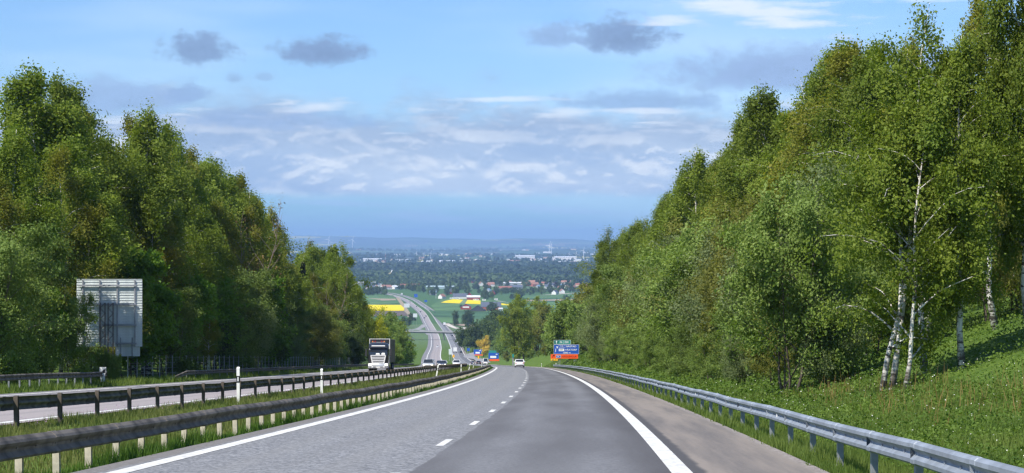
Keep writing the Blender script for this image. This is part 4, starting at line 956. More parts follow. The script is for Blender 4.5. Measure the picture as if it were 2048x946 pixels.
# ---------------------------------------------------------------- signs
def text_part(txt, size, loc, mat_, parent, name='lettering', xs=1.0, align='LEFT'):
    cu = bpy.data.curves.new('lettering', 'FONT'); cu.body = txt; cu.size = size; cu.align_x = align; cu.align_y = 'CENTER'; cu.extrude = .004; cu.offset = .012*size
    o = bpy.data.objects.new(name, cu); C.objects.link(o)
    dg = bpy.context.evaluated_depsgraph_get(); me = bpy.data.meshes.new_from_object(o.evaluated_get(dg)); C.objects.unlink(o); bpy.data.objects.remove(o)
    me.materials.clear(); me.materials.append(mat_)
    q = link(name, me, parent, loc, (math.pi/2, 0, 0), (xs, 1, 1)); return q
def sign_frame(parent, x0, x1, z0, z1, y, mat_, w_=.06):
    b = MB(); b.box(x0, x1, y-.012, y, z1-w_, z1).box(x0, x1, y-.012, y, z0, z0+w_).box(x0, x0+w_, y-.012, y, z0+w_, z1-w_).box(x1-w_, x1, y-.012, y, z0+w_, z1-w_)
    return b.build('border', mat_, parent)
def direction_sign():
    y = 396.0; x = pxy(1130, y); z = float(gz(x, y))
    g = thing('direction_sign', 'blue and green direction sign with an orange diversion board below, by the bank', 'sign', (x, y, z-.1))
    px_ = y/F; Z = lambda v: -(v-VH)/F*y-(z-.1); X = lambda u: (u-1130)*px_
    for u in (1118, 1150): 
        b = MB(); zt = Z(690 if u > 1130 else 684)
        for s in (-.18, .18): b.bar((X(u)+s, .12, 0), (X(u)+s, .12, zt), .07)
        for i in range(9):
            zz = zt*i/9; b.bar((X(u)-.18, .12, zz), (X(u)+.18, .12, zz+zt/9), .03)
        b.build('mast', PM['steel'], g)
    gp = MB().box(X(1107.5), X(1141.5), 0, .06, Z(688.5), Z(680)).build('green_panel', PM['sign_green'], g)
    MB().box(X(1108.3), X(1117), -.012, -.002, Z(687.8), Z(680.6)).build('arrow_field', PM['sign_dkgreen'], gp)
    sign_frame(gp, X(1107.5), X(1141.5), Z(688.5), Z(680), -.002, PM['sign_white'], .035)
    ar = MB(); cx = X(1113); ar.prism([(cx-.05, Z(687.2)), (cx+.05, Z(687.2)), (cx+.05, Z(684)), (cx+.18, Z(684)), (cx, Z(681.3)), (cx-.18, Z(684)), (cx-.05, Z(684))], 'y', -.024, -.014); ar.build('arrow', PM['sign_white'], gp)
    text_part('E6', .50, (X(1119.5), -.02, Z(684.3)), PM['sign_white'], gp); text_part('E20', .50, (X(1129.3), -.02, Z(684.3)), PM['sign_white'], gp)
    MB().box(X(1127.2), X(1127.7), -.02, -.012, Z(687.5), Z(681.3)).build('divider', PM['sign_white'], gp)
    bp_ = MB().box(X(1107.5), X(1158), 0, .06, Z(708), Z(689)).build('blue_panel', PM['sign_blue'], g)
    sign_frame(bp_, X(1107.5), X(1158), Z(708), Z(689), -.002, PM['sign_white'], .035)
    ar = MB(); s = .07
    pts = [(X(1111.2), Z(704)), (X(1111.4), Z(699)), (X(1112.0), Z(697)), (X(1113.3), Z(695.2))]
    for a_, b_ in zip(pts, pts[1:]): ar.bar((a_[0], -.014, a_[1]), (b_[0], -.014, b_[1]), .09, .02)
    ar.prism([(X(1111.9), Z(693.0)), (X(1116), Z(692.6)), (X(1115.4), Z(697.2))], 'y', -.024, -.008); ar.build('arrow', PM['sign_white'], bp_)
    sign_frame(bp_, X(1117.6), X(1130.5), Z(695.2), Z(690.2), -.006, PM['sign_white'], .03)
    text_part('115', .40, (X(1120.3), -.02, Z(692.7)), PM['sign_white'], bp_); text_part('BÅSTAD', .46, (X(1132.5), -.02, Z(692.9)), PM['sign_white'], bp_, xs=1.15)
    wb = MB().box(X(1117.6), X(1128.5), -.016, -.002, Z(702.2), Z(697.2)).build('number_field', PM['sign_white'], bp_)
    text_part('1534', .32, (X(1118.7), -.022, Z(699.7)), PM['sign_black'], wb); text_part('VÄXTORP', .46, (X(1130), -.02, Z(699.7)), PM['sign_white'], bp_, xs=1.12)
    text_part('1000 m', .42, (X(1125.5), -.02, Z(705.4)), PM['sign_white'], bp_, xs=1.2)
    op = MB().box(X(1101.5), X(1156), -.05, .05, Z(717.2), Z(708.6)).build('orange_panel', PM['sign_orange'], g)
    ar = MB(); ar.bar((X(1105), -.065, Z(715)), (X(1106.5), -.065, Z(711.5)), .12, .02); ar.prism([(X(1105.2), Z(710.6)), (X(1109.3), Z(709.2)), (X(1108.6), Z(713))], 'y', -.075, -.056); ar.build('arrow', PM['sign_black'], op)
    nb = MB().box(X(1112), X(1121.5), -.07, -.052, Z(715.6), Z(710.3)).build('number_field', PM['sign_blue'], op)
    sign_frame(op, X(1112), X(1121.5), Z(715.6), Z(710.3), -.072, PM['sign_white'], .04)
    text_part('24', .40, (X(1114), -.086, Z(713)), PM['sign_white'], nb); text_part('HÄSSLEHOLM', .44, (X(1123.5), -.07, Z(713)), mat('sign_dark_red', (.35, .03, .01), .5), op, xs=1.05)
    yp = MB().box(X(1101.5), X(1115.5), -.05, .03, Z(721.3), Z(717.4)).build('yellow_panel', PM['sign_yellow'], g)
    ar = MB(); ar.bar((X(1103.5), -.06, Z(720.4)), (X(1105.5), -.06, Z(718.6)), .10, .02); ar.bar((X(1105.5), -.06, Z(720.4)), (X(1107.6), -.06, Z(718.5)), .10, .02); ar.build('mark', PM['sign_black'], yp)
    text_part('20', .26, (X(1110), -.056, Z(719.4)), PM['rusty'], yp)
    return g
direction_sign()
def small_direction_sign(label, u0, u1, v0, v1, y, green, slash=False):
    x = pxy((u0+u1)/2, y); z = float(gz(x, y)); g = thing('direction_sign', label, 'sign', (x, y, z))
    um = (u0+u1)/2; X = lambda u: (u-um)*y/F; Z = lambda v: -(v-VH)/F*y-z
    vm = v0+(v1-v0)*.22 if green else v0; vo = v0+(v1-v0)*.80
    b = MB()
    for u in (u0+3, u1-3): b.bar((X(u), .2, 0), (X(u), .2, Z(vm)), .22)
    b.build('mast', PM['steel'], g)
    if green: MB().box(X(u0+1), X(u1-5), 0, .1, Z(vm), Z(v0)).build('green_panel', PM['sign_green'], g)
    q = MB()
    if slash: q.prism([(X(u0), Z(vo)), (X(u1-3.5), Z(vo)), (X(u1), Z(vm)), (X(u0), Z(vm))], 'y', -.02, .1)
    else: q.box(X(u0), X(u1), -.02, .1, Z(vo), Z(vm))
    q.build('blue_panel', PM['sign_blue'], g)
    MB().box(X(u0+3.5), X(u1-5), -.06, -.03, Z(vm+(vo-vm)*.85), Z(vm+(vo-vm)*.5)).build('white_field', PM['sign_white'], g)
    MB().box(X(u1-6), X(u1-2.5), -.06, -.03, Z(vm+(vo-vm)*.3), Z(vm+(vo-vm)*.18)).build('white_bar', PM['sign_white'], g)
    MB().box(X(u0+2), X(u1+1), -.06, .12, Z(v1), Z(vo+.3)).build('orange_panel', PM['sign_orange'], g)
    return g
small_direction_sign('blue and green direction sign with orange board beside the white box van', 977, 997.5, 701, 722, 1000, True)
small_direction_sign('blue slanted exit sign with orange board in front of the golden tree', 947.5, 964.5, 699, 711, 1180, False, True)
def far_board(label, name, u0, u1, v0, v1, y, key, posts=True):
    x = pxy((u0+u1)/2, y); z = float(gz(x, y)); g = thing(name, label, 'sign', (x, y, z)); hw = (u1-u0)/2*y/F; Z = lambda v: -(v-VH)/F*y-z
    MB().box(-hw, hw, 0, .15, Z(v1), Z(v0)).build('panel', PM[key] if key in PM else M[key], g)
    b = MB()
    for s in (-.6, .6): b.bar((hw*s, .25, 0), (hw*s, .25, Z(v0)-.1), .2)
    b.build('post', PM['steel'], g)
    return g
far_board('grey back of a tall road sign in the median below the bridge', 'road_sign', 897.5, 904, 698, 709, 1120, 'galv_panel')
far_board('orange diamond-height warning board in the median', 'warning_sign', 905, 909, 709.5, 715, 1110, 'sign_yellow')
far_board('round blue arrow sign at the exit', 'road_sign', 934, 939.5, 696, 702, 1280, 'sign_blue')
far_board('small yellow post sign under the slanted exit sign', 'warning_sign', 955.5, 958.5, 712, 717.5, 1160, 'sign_yellow')
far_board('tiny teal sign against the dark trees beyond the bend', 'road_sign', 1024.5, 1028, 708, 715, 560, 'sign_green')
far_board('large pale sign back beside the oncoming lanes, further from the bridge', 'road_sign', 808, 819, 607, 615, 3080, 'galv_panel')
far_board('pale sign back beside the oncoming lanes, closer to the bridge', 'road_sign', 826, 834.5, 627, 634.5, 2560, 'galv_panel')
far_board('larger blue sign board at the far motorway bend', 'road_sign', 828.5, 835, 588, 594.5, 3600, 'sign_blue')
far_board('smaller blue sign board at the far motorway bend', 'road_sign', 849, 854.5, 600, 604, 3200, 'sign_blue')

def sign_back():
    y = 142.0; x0, x1 = pxy(153.5, y), pxy(284.5, y); xm = (x0+x1)/2; z = float(gz(xm, y))
    g = thing('sign_board', 'back of a large ribbed metal motorway sign in front of the wood', 'sign', (xm, y, z-.15))
    X = lambda u: pxy(u, y)-xm; Z = lambda v: -(v-VH)/F*y-(z-.15)
    def slats(u0, u1, v0, v1, cnt, yoff):
        zt, zb = Z(v0), Z(v1); h = (zt-zb)/cnt
        b = MB(); x0_, x1_ = X(u0), X(u1); b.box(x0_, x1_, 0, .03, 0, h*.80); b.box(x0_, x1_, -.035, .001, h*.80, h*.985); b.box(x0_, x1_, -.035, .0, 0.0, h*.05)
        me = b.mesh('panel_slat', PM['galv_panel'])
        for i in range(cnt): link('panel_slat', me, g, (0, yoff, zb+i*h))
    slats(153.5, 284.5, 558, 693, 26, 0)
    slats(231, 279.5, 693.5, 712.5, 5, .06)
    for u in (166, 200, 235, 270): MB().box(X(u)-.045, X(u)+.045, -.12, -.037, Z(693), Z(560)).build('upright', PM['steel'], g)
    for u in (242, 265): MB().box(X(u)-.035, X(u)+.035, -.11, -.037, Z(712), Z(675)).build('upright', PM['steel'], g)
    for v, ua, ub in ((571, 158, 274), (609, 158, 274), (650, 205, 274), (687, 232, 274)): MB().box(X(ua), X(ub), -.20, -.122, Z(v)-.06, Z(v)+.06).build('crossbar', PM['steel'], g)
    for u in (208, 224):
        m_ = MB(); a = X(u); w_ = .17; zt = Z(605)
        for sx in (-1, 1):
            for sy in (0, 1): m_.bar((a+sx*w_, -.30-sy*.32, 0), (a+sx*w_, -.30-sy*.32, zt), .036)
        n = 16
        for i in range(n):
            s = 1 if i % 2 else -1
            m_.bar((a-s*w_, -.62, zt*i/n), (a+s*w_, -.62, zt*(i+1)/n), .018); m_.bar((a-s*w_, -.30, zt*i/n), (a+s*w_, -.30, zt*(i+1)/n), .018)
        m_.build('lattice_mast', PM['rusty'], g)
    return g
sign_back()

# ---------------------------------------------------------------- wildlife fence in front of the wood
def fence():
    y0 = 150.; base = rp(y0, -29.3, 0, True)
    g = thing('wildlife_fence', 'thin wire fence on pale posts along the edge of the wood', 'fence', base)
    pm = MB().tube([(0, 0, -.1), (0, 0, 2.1)], .038, 6).mesh('post', PM['steel'])
    y = y0; pts = []
    while y < 560:
        p = rp(y, -29.3, 0, True)-base; link('post', pm, g, p); pts.append(p); y += 3.2+random.uniform(-.4, .4)
    for k, h in enumerate((.3, .7, 1.1, 1.5, 1.95)):
        MB().tube([p+Vector((.04, 0, h)) for p in pts], .007, 4).build('wire', PM['steel'], g)
fence()

# ---------------------------------------------------------------- the bridge over the motorway
M['concrete'] = mat('grey_concrete', (.20, .195, .185), .85, var=.15, scale=.4)
M['slope'] = mat('bridge_edge_beam', (.40, .39, .37), .8, var=.1, scale=.3)
BY = 2000.0
def bridge():
    xc = float(xr(BY)); zr0 = float(zr(BY)); zd = -(663.5-VH)/F*BY
    g = thing('motorway_bridge', 'concrete road bridge over the motorway', 'bridge', (xc, BY, zr0))
    D = lambda x: zd-zr0-.02*x-.00022*max(0, x)**2+.0
    xs = np.linspace(-46, 40, 24)
    b = MB(); b.loft([[(x, -5, D(x)-1.7), (x, 5, D(x)-1.7), (x, 5.6, D(x)), (x, -5.6, D(x))] for x in xs]); b.build('deck', M['concrete'], g)
    for s in (-1, 1):
        b = MB(); b.loft([[(x, s*5.62, D(x)-.5), (x, s*5.8, D(x)-.5), (x, s*5.8, D(x)+.12), (x, s*5.62, D(x)+.12)] for x in xs]); b.build('edge_beam', M['slope'], g)
        b = MB(); b.tube([(x, s*5.6, D(x)+1.1) for x in xs], .06, 5)
        for x in xs: b.bar((x, s*5.6, D(x)), (x, s*5.6, D(x)+1.1), .07)
        b.build('railing', PM['steel'], g)
    for yy in (-3, 3):
        b = MB(); b.tube([(-8.3, yy, -.5), (-8.3, yy, D(-8.3)-1.69)], .55, 12); b.build('pier', M['concrete'], g)
    b = MB(); b.box(-9.0, -7.6, -4.2, 4.2, D(-8.3)-2.4, D(-8.3)-1.68); b.build('pier_cap', M['concrete'], g)
    for x in (-36, 28):
        s = 1 if x > 0 else -1
        b = MB(); b.prism([(x, 0), (x+s*14, D(x)-.9), (x+s*22, D(x)-.9), (x+s*22, -.5), (x, -.5)], 'y', -5, 5); b.build('abutment', M['concrete'], g)
bridge()
def ribbon(name, pts, w_, m_, dz=.15, label=None, z=None, parent=None):
    """a lane of width w_ through ground points"""
    P = [Vector((p[0], p[1], 0)) for p in pts]; rows = []
    for i in range(len(P)-1):
        p0, p1, p2, p3 = P[max(0, i-1)], P[i], P[i+1], P[min(len(P)-1, i+2)]
        for k in range(6):
            q = k/6; rows.append(.5*((2*p1)+(p2-p0)*q+(2*p0-5*p1+4*p2-p3)*q*q+(3*p1-p0-3*p2+p3)*q**3))
    rows.append(P[-1]); R_ = []
    for i, c in enumerate(rows):
        d = (rows[min(i+1, len(rows)-1)]-rows[max(i-1, 0)]).normalized(); nrm = Vector((d.y, -d.x, 0))
        a = c-nrm*w_/2; b = c+nrm*w_/2
        zz = float(max(gz(a.x, a.y), gz(c.x, c.y), gz(b.x, b.y)))+dz
        R_.append([(a.x, a.y, zz), (b.x, b.y, zz)])
    return tag(link(name, grid_mesh(name, np.array(R_), m_)), kind='structure')
def gp(u, v, it=12):
    """the ground under photo pixel (u, v)"""
    y = 2000.
    for _ in range(40):
        x = (u-UC)/F*y; y = .5*y+.5*(-float(gz(x, y))*F/(v-VH))
    return (float((u-UC)/F*y), y)
ribbon('slip_road', [rp(1020, 7.6)[:2], rp(1150, 9.5)[:2], gp(938, 713), gp(952, 706), gp(972, 701)], 7, M['far_asphalt'], .10)
ribbon('slip_road', [rp(2700, 5.5)[:2], rp(2560, 9)[:2], rp(2450, 15)[:2], rp(2380, 30)[:2], gp(925, 655), gp(945, 658), gp(985, 662)], 7, M['track'], .12)
ribbon('slip_road', [rp(2600, -22)[:2], rp(2520, -26)[:2], rp(2430, -33)[:2], rp(2380, -46)[:2]], 7, M['far_asphalt'], .12)
ribbon('slip_road', [rp(2380, -44)[:2], rp(2410, -34)[:2], rp(2330, -25)[:2], rp(2200, -21.5)[:2]], 6, M['far_asphalt'], .16)
ribbon('bridge_road', [(float(xr(BY))-46, BY), (float(xr(BY))-120, BY+20)], 8, M['far_asphalt'], .15)
ribbon('farm_track', [gp(990, 601), gp(1010, 604.5), gp(1030, 608.5), gp(1075, 615), gp(1117, 623.5), gp(1150, 630)], 7, M['track'], .15)
ribbon('farm_track', [gp(1050, 592), gp(1090, 590), gp(1120, 588), gp(1160, 585.5)], 9, M['track'], .15)
ribbon('farm_track', [gp(795, 595), gp(803, 606), gp(812, 620), gp(820, 634)], 7, mat('earth_track', (.30, .24, .15), .9), .12)

# ---------------------------------------------------------------- fields on the plain
def crop(name, c, var=.12, sc_=.02):
    return mat(name, c, .95, spec=.1, var=var, scale=sc_)
CR = {'rape': crop('rape_blossom', (.72, .56, .005), .10), 'green': crop('young_wheat', (.088, .165, .062), .22, .012), 'dkgreen': crop('dark_green_field', (.055, .115, .050), .22, .012), 'soil': crop('ploughed_soil', (.13, .105, .085)), 'pale': crop('pale_meadow', (.16, .22, .11)), 'tan': crop('tan_stubble', (.30, .24, .17)), 'meadow': crop('meadow_green', (.10, .19, .045))}
LAY = [0.0]
def field(pix, key):
    P = [gp(u, v) for u, v in pix]; LAY[0] += .05; dz = .30+LAY[0]
    b = MB(); b.add([(x, y, float(zr(y))+dz) for x, y in P], [tuple(range(len(P)))])
    o = b.build('field', CR[key], None, fix=False)
    me = o.data
    if me.polygons[0].normal.z < 0: me.flip_normals()
    return tag(o, kind='structure')
field([(560, 640), (735, 590), (786, 591), (800, 607), (735, 611), (560, 655)], 'green')
field([(600, 600), (735, 597), (790, 598), (793, 601), (735, 602), (600, 606)], 'tan')
field([(640, 611), (735, 610), (801, 610.3), (808.5, 617), (808, 622), (640, 622.5)], 'rape')
field([(640, 623), (808, 622.6), (818, 632), (640, 634)], 'soil')
field([(872, 606), (886, 598), (960, 597), (1110, 620), (1120, 628), (870, 622), (862, 612)], 'green')
field([(857, 620), (870, 622.5), (1115, 629), (1120, 641), (1000, 640), (868, 634)], 'dkgreen')  # darker green band across the field
field([(870, 634.4), (1000, 640.5), (1120, 641.5), (1120, 652), (960, 649), (884, 647)], 'green')
field([(900, 649.5), (940, 649), (975, 651), (985, 656), (940, 655)], 'tan')
field([(881.5, 606), (890, 602.8), (906, 599.2), (961, 601.8), (961, 609.3), (925, 608)], 'rape')
field([(927, 600.2), (935, 600.5), (930, 608.3), (919, 607.8)], 'pale')
field([(1002, 607.5), (1033, 612.2), (1003, 611)], 'rape')
field([(1044, 598), (1160, 590), (1160, 606), (1050, 604)], 'dkgreen')
field([(1050, 601), (1160, 598.5), (1160, 601.5), (1050, 603.5)], 'tan')
field([(1046, 592), (1090, 591), (1160, 587.5), (1160, 596), (1046, 597)], 'green')
field([(1048, 604.5), (1160, 606.5), (1160, 622), (1080, 614)], 'green')

# ---------------------------------------------------------------- houses and farms
HM = {}
for k, c in (('white_wall', (.74, .72, .68)), ('red_wall', (.28, .045, .035)), ('brick_wall', (.42, .13, .08)), ('cream_wall', (.70, .56, .36)), ('grey_wall', (.36, .38, .40)), ('red_roof', (.27, .10, .07)), ('orange_roof', (.30, .15, .105)), ('slate_roof', (.085, .10, .135)), ('black_roof', (.04, .042, .045)), ('pale_roof', (.60, .62, .64)), ('blue_roof', (.20, .33, .46)), ('pane', (.03, .035, .045)), ('green_glass', (.35, .45, .47))):
    HM[k] = mat(k, c, .8 if k != 'pane' else .2, var=.10, scale=.3)
def house_proto(name, label, cat, L, W, eave, ridge, wall, roof, windows=True, group=None, chimney=True, over=.4):
    """long side along x, facing -y"""
    g = thing(name, label, cat, group=group)
    b = MB(); b.prism([(-W/2, 0), (W/2, 0), (W/2, eave), (0, ridge-.15), (-W/2, eave)], 'x', -L/2, L/2); b.build('wall', HM[wall], g)
    r = MB(); sl = (ridge-eave)/(W/2)
    for s in (-1, 1):
        a = [(-L/2-over, s*(W/2+over), eave-sl*over), (L/2+over, s*(W/2+over), eave-sl*over), (L/2+over, 0, ridge), (-L/2-over, 0, ridge)]
        r.add(a+[(p[0], p[1], p[2]+.25) for p in a], [(0, 1, 2, 3), (7, 6, 5, 4), (0, 4, 5, 1), (1, 5, 6, 2), (2, 6, 7, 3), (3, 7, 4, 0)])
    ro = r.build('roof', HM[roof], g)
    if chimney: MB().box(L*.2-.4, L*.2+.4, -.4, .4, ridge-.5, ridge+1.0).build('chimney', HM['brick_wall'], ro)
    if windows:
        k = max(2, int(L/3.5))
        for i in range(k):
            x = -L/2+L*(i+.5)/k; MB().box(x-.55, x+.55, -W/2-.06, -W/2+.02, eave*.35, eave*.35+1.3).build('window', HM['pane'], g)
    return kids(g)
def put_house(pr, u, v, y=None, rz=0.0, s=1.0, label=None, group=None, first=set()):
    if y is None: x, y = gp(u, v)
    else: x = pxy(u, y)
    o = pr if pr.name not in first else copy_tree(pr)
    first.add(pr.name); o.location = (x, y, float(gz(x, y))+.25); o.rotation_euler = (0, 0, rz); o.scale = (s,)*3
    if label: o['label'] = label
    if group: o['group'] = group
    return o
put_house(house_proto('barn', 'large brick barn with blue-grey roof standing in the green field', 'barn', 30, 14, 6.2, 13, 'brick_wall', 'slate_roof', True, chimney=False), 982, 621.5, rz=.05)
rbn = house_proto('barn', 'dark red barn with a pale gable band and grey roof', 'barn', 14, 16.5, 4.5, 9, 'red_wall', 'slate_roof', False, chimney=False)
MB().box(-7.15, -6.95, -5, 5, 3.0, 5.2).build('gable_band', HM['white_wall'], rbn)
put_house(rbn, 932, 619.5, rz=1.57)
put_house(house_proto('barn', 'low barn with a steep black roof between the dark red barn and the brick barn', 'barn', 13, 22, 1.6, 9, 'black_roof', 'black_roof', False, chimney=False), 956, 623, rz=1.45)
put_house(house_proto('shed', 'small white shed at the foot of the brick barn', 'shed', 6, 5, 3, 4.5, 'white_wall', 'pale_roof', False, chimney=False), 1001, 622, rz=.3)
put_house(house_proto('farmhouse', 'long farmhouse with dark roof and white dormers behind the yellow field', 'farmhouse', 26, 10, 4.5, 10, 'white_wall', 'slate_roof', True), 920, 598, rz=.03)
put_house(house_proto('barn', 'red barn with white roof beside the long dark-roofed farmhouse', 'barn', 24, 10, 5, 8, 'red_wall', 'pale_roof', False, chimney=False), 947, 600, rz=0)
put_house(house_proto('barn', 'tall red gable barn between the dark-roofed farmhouse and the white-roofed barn', 'barn', 14, 10, 6, 12.5, 'red_wall', 'red_roof', False, chimney=False), 939, 598.5, rz=1.57)
put_house(house_proto('house', 'white house with orange roof beside the flagpole', 'house', 11, 10, 4, 8.5, 'white_wall', 'orange_roof', True), 884, 597.5, rz=.9)
fx, fy = gp(872, 597); fp = thing('flagpole', 'tall white flagpole beside the orange-roofed house', 'flagpole', (fx, fy, float(gz(fx, fy))))
MB().tube([(0, 0, 0), (0, 0, 17)], [.28, .15], 8).build('pole', HM['white_wall'], fp); MB().tube([(0, 0, 17), (0, 0, 17.5)], .3, 8).build('knob', HM['white_wall'], fp)
put_house(house_proto('warehouse', 'blue-grey warehouse at the end of the motorway bend', 'warehouse', 45, 20, 7, 8.5, 'grey_wall', 'pale_roof', True, chimney=False), 733, 571, rz=.05)
put_house(house_proto('hall', 'red-roofed hall with white gable at the end of the motorway bend', 'hall', 22, 16, 5, 10, 'white_wall', 'orange_roof', True, chimney=False), 772, 579, rz=.4)
put_house(house_proto('hall', 'white hall beside the red-roofed hall', 'hall', 22, 16, 5, 8.5, 'white_wall', 'pale_roof', True, chimney=False), 791, 578.5, rz=.9)
put_house(house_proto('warehouse', 'long dark warehouse with red roof ends behind the trees', 'warehouse', 48, 16, 5, 9, 'white_wall', 'red_roof', False, chimney=False), 822, 576, rz=0)
put_house(house_proto('greenhouse', 'long pale greenhouse between the village trees', 'greenhouse', 78, 18, 4, 6.5, 'green_glass', 'green_glass', False, chimney=False), 888, 577.5, rz=-.04)
put_house(house_proto('warehouse', 'long grey-green warehouse in the middle of the village', 'warehouse', 95, 20, 5, 7, 'grey_wall', 'pale_roof', True, chimney=False), 1018, 570, rz=.02)
put_house(house_proto('hall', 'red hall with white plinth and dark roof at the edge of the village', 'hall', 30, 16, 5, 9, 'white_wall', 'red_roof', False, chimney=False), 1010, 581, rz=0)
put_house(house_proto('hall', 'dark solar-roofed hall next to the red hall', 'hall', 26, 18, 6, 10.5, 'grey_wall', 'slate_roof', False, chimney=False), 1033, 580, rz=0)
ch = thing('church', 'cream church tower with lantern top rising from the village trees', 'church', (0, 0, 0)); cx, cy = gp(784, 556); ch.location = (cx, cy, float(gz(cx, cy)))
MB().box(-4, 4, -4, 4, 0, 17).build('tower', HM['cream_wall'], ch); MB().box(-4.6, 4.6, -4.6, 4.6, 17, 18).build('cornice', HM['white_wall'], ch)
MB().box(-2.5, 2.5, -2.5, 2.5, 18, 23, tp=.3).build('lantern', HM['white_wall'], ch); MB().loft([[(-2.8, -2.8, 23), (2.8, -2.8, 23), (2.8, 2.8, 23), (-2.8, 2.8, 23)], [(-.1, -.1, 28), (.1, -.1, 28), (.1, .1, 28), (-.1, .1, 28)]]).build('spire', HM['slate_roof'], ch)
MB().prism([(-6, 0), (6, 0), (6, 9), (0, 15), (-6, 9)], 'x', -24, -4).build('nave', HM['cream_wall'], ch)
mx, my = gp(771, 535); ms = thing('radio_mast', 'tall red and white radio mast rising from the far wood', 'mast', (mx, my, float(gz(mx, my)))); mh = 62
for i in range(6):
    MB().tube([(0, 0, mh*i/6), (0, 0, mh*(i+1)/6)], .9-.08*i, 6).build('mast_section', HM['white_wall'] if i % 2 else HM['red_wall'], ms)
HP = [house_proto('house', '', 'house', 14, 9, 4.6, 8.8, wl, rf_, True) for wl, rf_ in (('white_wall', 'orange_roof'), ('cream_wall', 'red_roof'), ('white_wall', 'slate_roof'), ('brick_wall', 'orange_roof'), ('red_wall', 'black_roof'), ('grey_wall', 'blue_roof'))]
HN = ['white house with orange roof', 'cream house with red roof', 'white house with dark slate roof', 'brick house with orange roof', 'red wooden house with black roof', 'grey house with pale blue roof']
rnd = random.Random(5)
for u, v, k in ((962, 572, 0), (974, 576, 1), (982, 573, 0), (990, 568, 3), (998, 570, 0), (978, 567, 2), (1006, 562, 1), (1016, 560, 0), (1027, 561, 3), (1040, 566, 2), (1048, 571, 1), (1056, 572, 3), (1064, 569, 0), (1070, 573, 3), (1076, 577, 5), (1088, 570, 1), (1096, 577, 2), (1103, 574, 2), (1110, 571, 3), (1118, 578, 1), (1126, 575, 5), (1133, 579, 0), (1140, 574, 3), (1148, 577, 3), (1156, 573, 1), (1166, 571, 0), (1172, 575, 3), (1111, 566, 1), (1128, 568, 0), (1142, 567, 3), (1155, 566, 2), (1100, 562, 0), (1060, 559, 0), (1085, 560, 3), (1020, 569, 1),
               (941, 562, 2), (950, 560, 0), (948, 566, 4), (882, 561, 3), (912, 556, 1), (920, 558, 0), (830, 552, 3), (760, 574, 2), (745, 579, 2), (735, 580, 0), (752, 577, 0), (905, 588, 4), (866, 590, 5), (977, 585, 5), (1110, 590, 2), (1124, 587, 0), (986, 590, 4)):
    put_house(HP[k], u, v, rz=rnd.choice([0, 1.57])+rnd.uniform(-.4, .4), s=rnd.uniform(.75, 1.15), label=HN[k]+' in the village on the plain', group='village houses ('+HN[k]+')')
def caravan(u, v):
    x, y = gp(u, v); g = thing('caravan', 'white caravan parked by the farm behind the yellow field', 'caravan', (x, y, float(gz(x, y))+.3), 0, 'caravans by the farm')
    MB().box(-3.2, 3.2, -1.1, 1.1, .5, 2.9, tp=.25).build('body', HM['white_wall'], g); MB().box(-1.8, 1.8, -1.14, -1.0, 1.5, 2.2).build('window', HM['pane'], g)
    for s in (-1, 1): MB().tube([(s*.5, -1.05, .35), (s*.5, 1.05, .35)], .35, 10).build('wheel', PM['rubber'], g)
for u, v in ((903, 598.5), (916, 599.2), (950, 601.2), (954, 601.3), (968, 601.8), (992, 600.5)): caravan(u, v)
# white sheds and works far out on the plain
WP = house_proto('works_building', '', 'building', 60, 26, 8, 10, 'white_wall', 'pale_roof', False, chimney=False)
WP2 = house_proto('works_building', '', 'building', 40, 22, 8, 11, 'cream_wall', 'orange_roof', False, chimney=False)
for i in range(84):
    v = rnd.choice([501, 506, 510, 514, 518, 520, 521, 522, 523, 524, 525, 526, 527])+rnd.uniform(-1, 1); u = rnd.uniform(700, 1235)
    pr = WP if rnd.random() < .65 else WP2
    put_house(pr, u, v, rz=rnd.uniform(-.3, .3), s=rnd.uniform(.5, 1.3), label='pale works building far out on the plain' if pr is WP else 'cream building with orange roof far out on the plain', group='far works buildings' if pr is WP else 'far cream buildings')
for u, v, s in ((745, 523, 1.6), (888, 511, 1.1), (1050, 517, 2.0), (1130, 520, 2.0), (563, 514, 1.8), (1160, 523, 1.3)): put_house(WP, u, v, s=s, label='long white works hall far out on the plain', group='far long works halls')

# ---------------------------------------------------------------- wind turbines
def turbine_proto():
    g = thing('wind_turbine', '', 'wind turbine')
    MB().tube([(0, 0, 0), (0, 0, 50), (0, 0, 98)], [3.2, 2.5, 1.7], 12).build('tower', HM['turb'], g)
    MB().box(-2.2, 2.2, -4, 7, 97, 101.5, tp=.4).build('nacelle', HM['turb'], g)
    hub = MB().tube([(0, -4, 99), (0, -6.5, 99)], [2.4, 1.0], 10).build('hub', HM['turb'], g)
    for k in range(3):
        a = k*2.0944+.35; d = Vector((math.sin(a), 0, math.cos(a))); s = Vector((d.z, 0, -d.x)); c = Vector((0, -5, 99))
        b = MB(); b.loft([[c+d*r-s*w_*.3+Vector((0, -.4, 0)), c+d*r+s*w_*.7+Vector((0, -.2, 0)), c+d*r+s*w_*.7+Vector((0, .2, 0)), c+d*r-s*w_*.3+Vector((0, .5, 0))] for r, w_ in ((1, 2.2), (10, 4.2), (30, 2.8), (48, .8))]); b.build('blade', HM['turb'], hub)
    return kids(g)
HM['turb'] = mat('turbine_white', (.90, .90, .90), .5)
TP = turbine_proto(); first_t = True
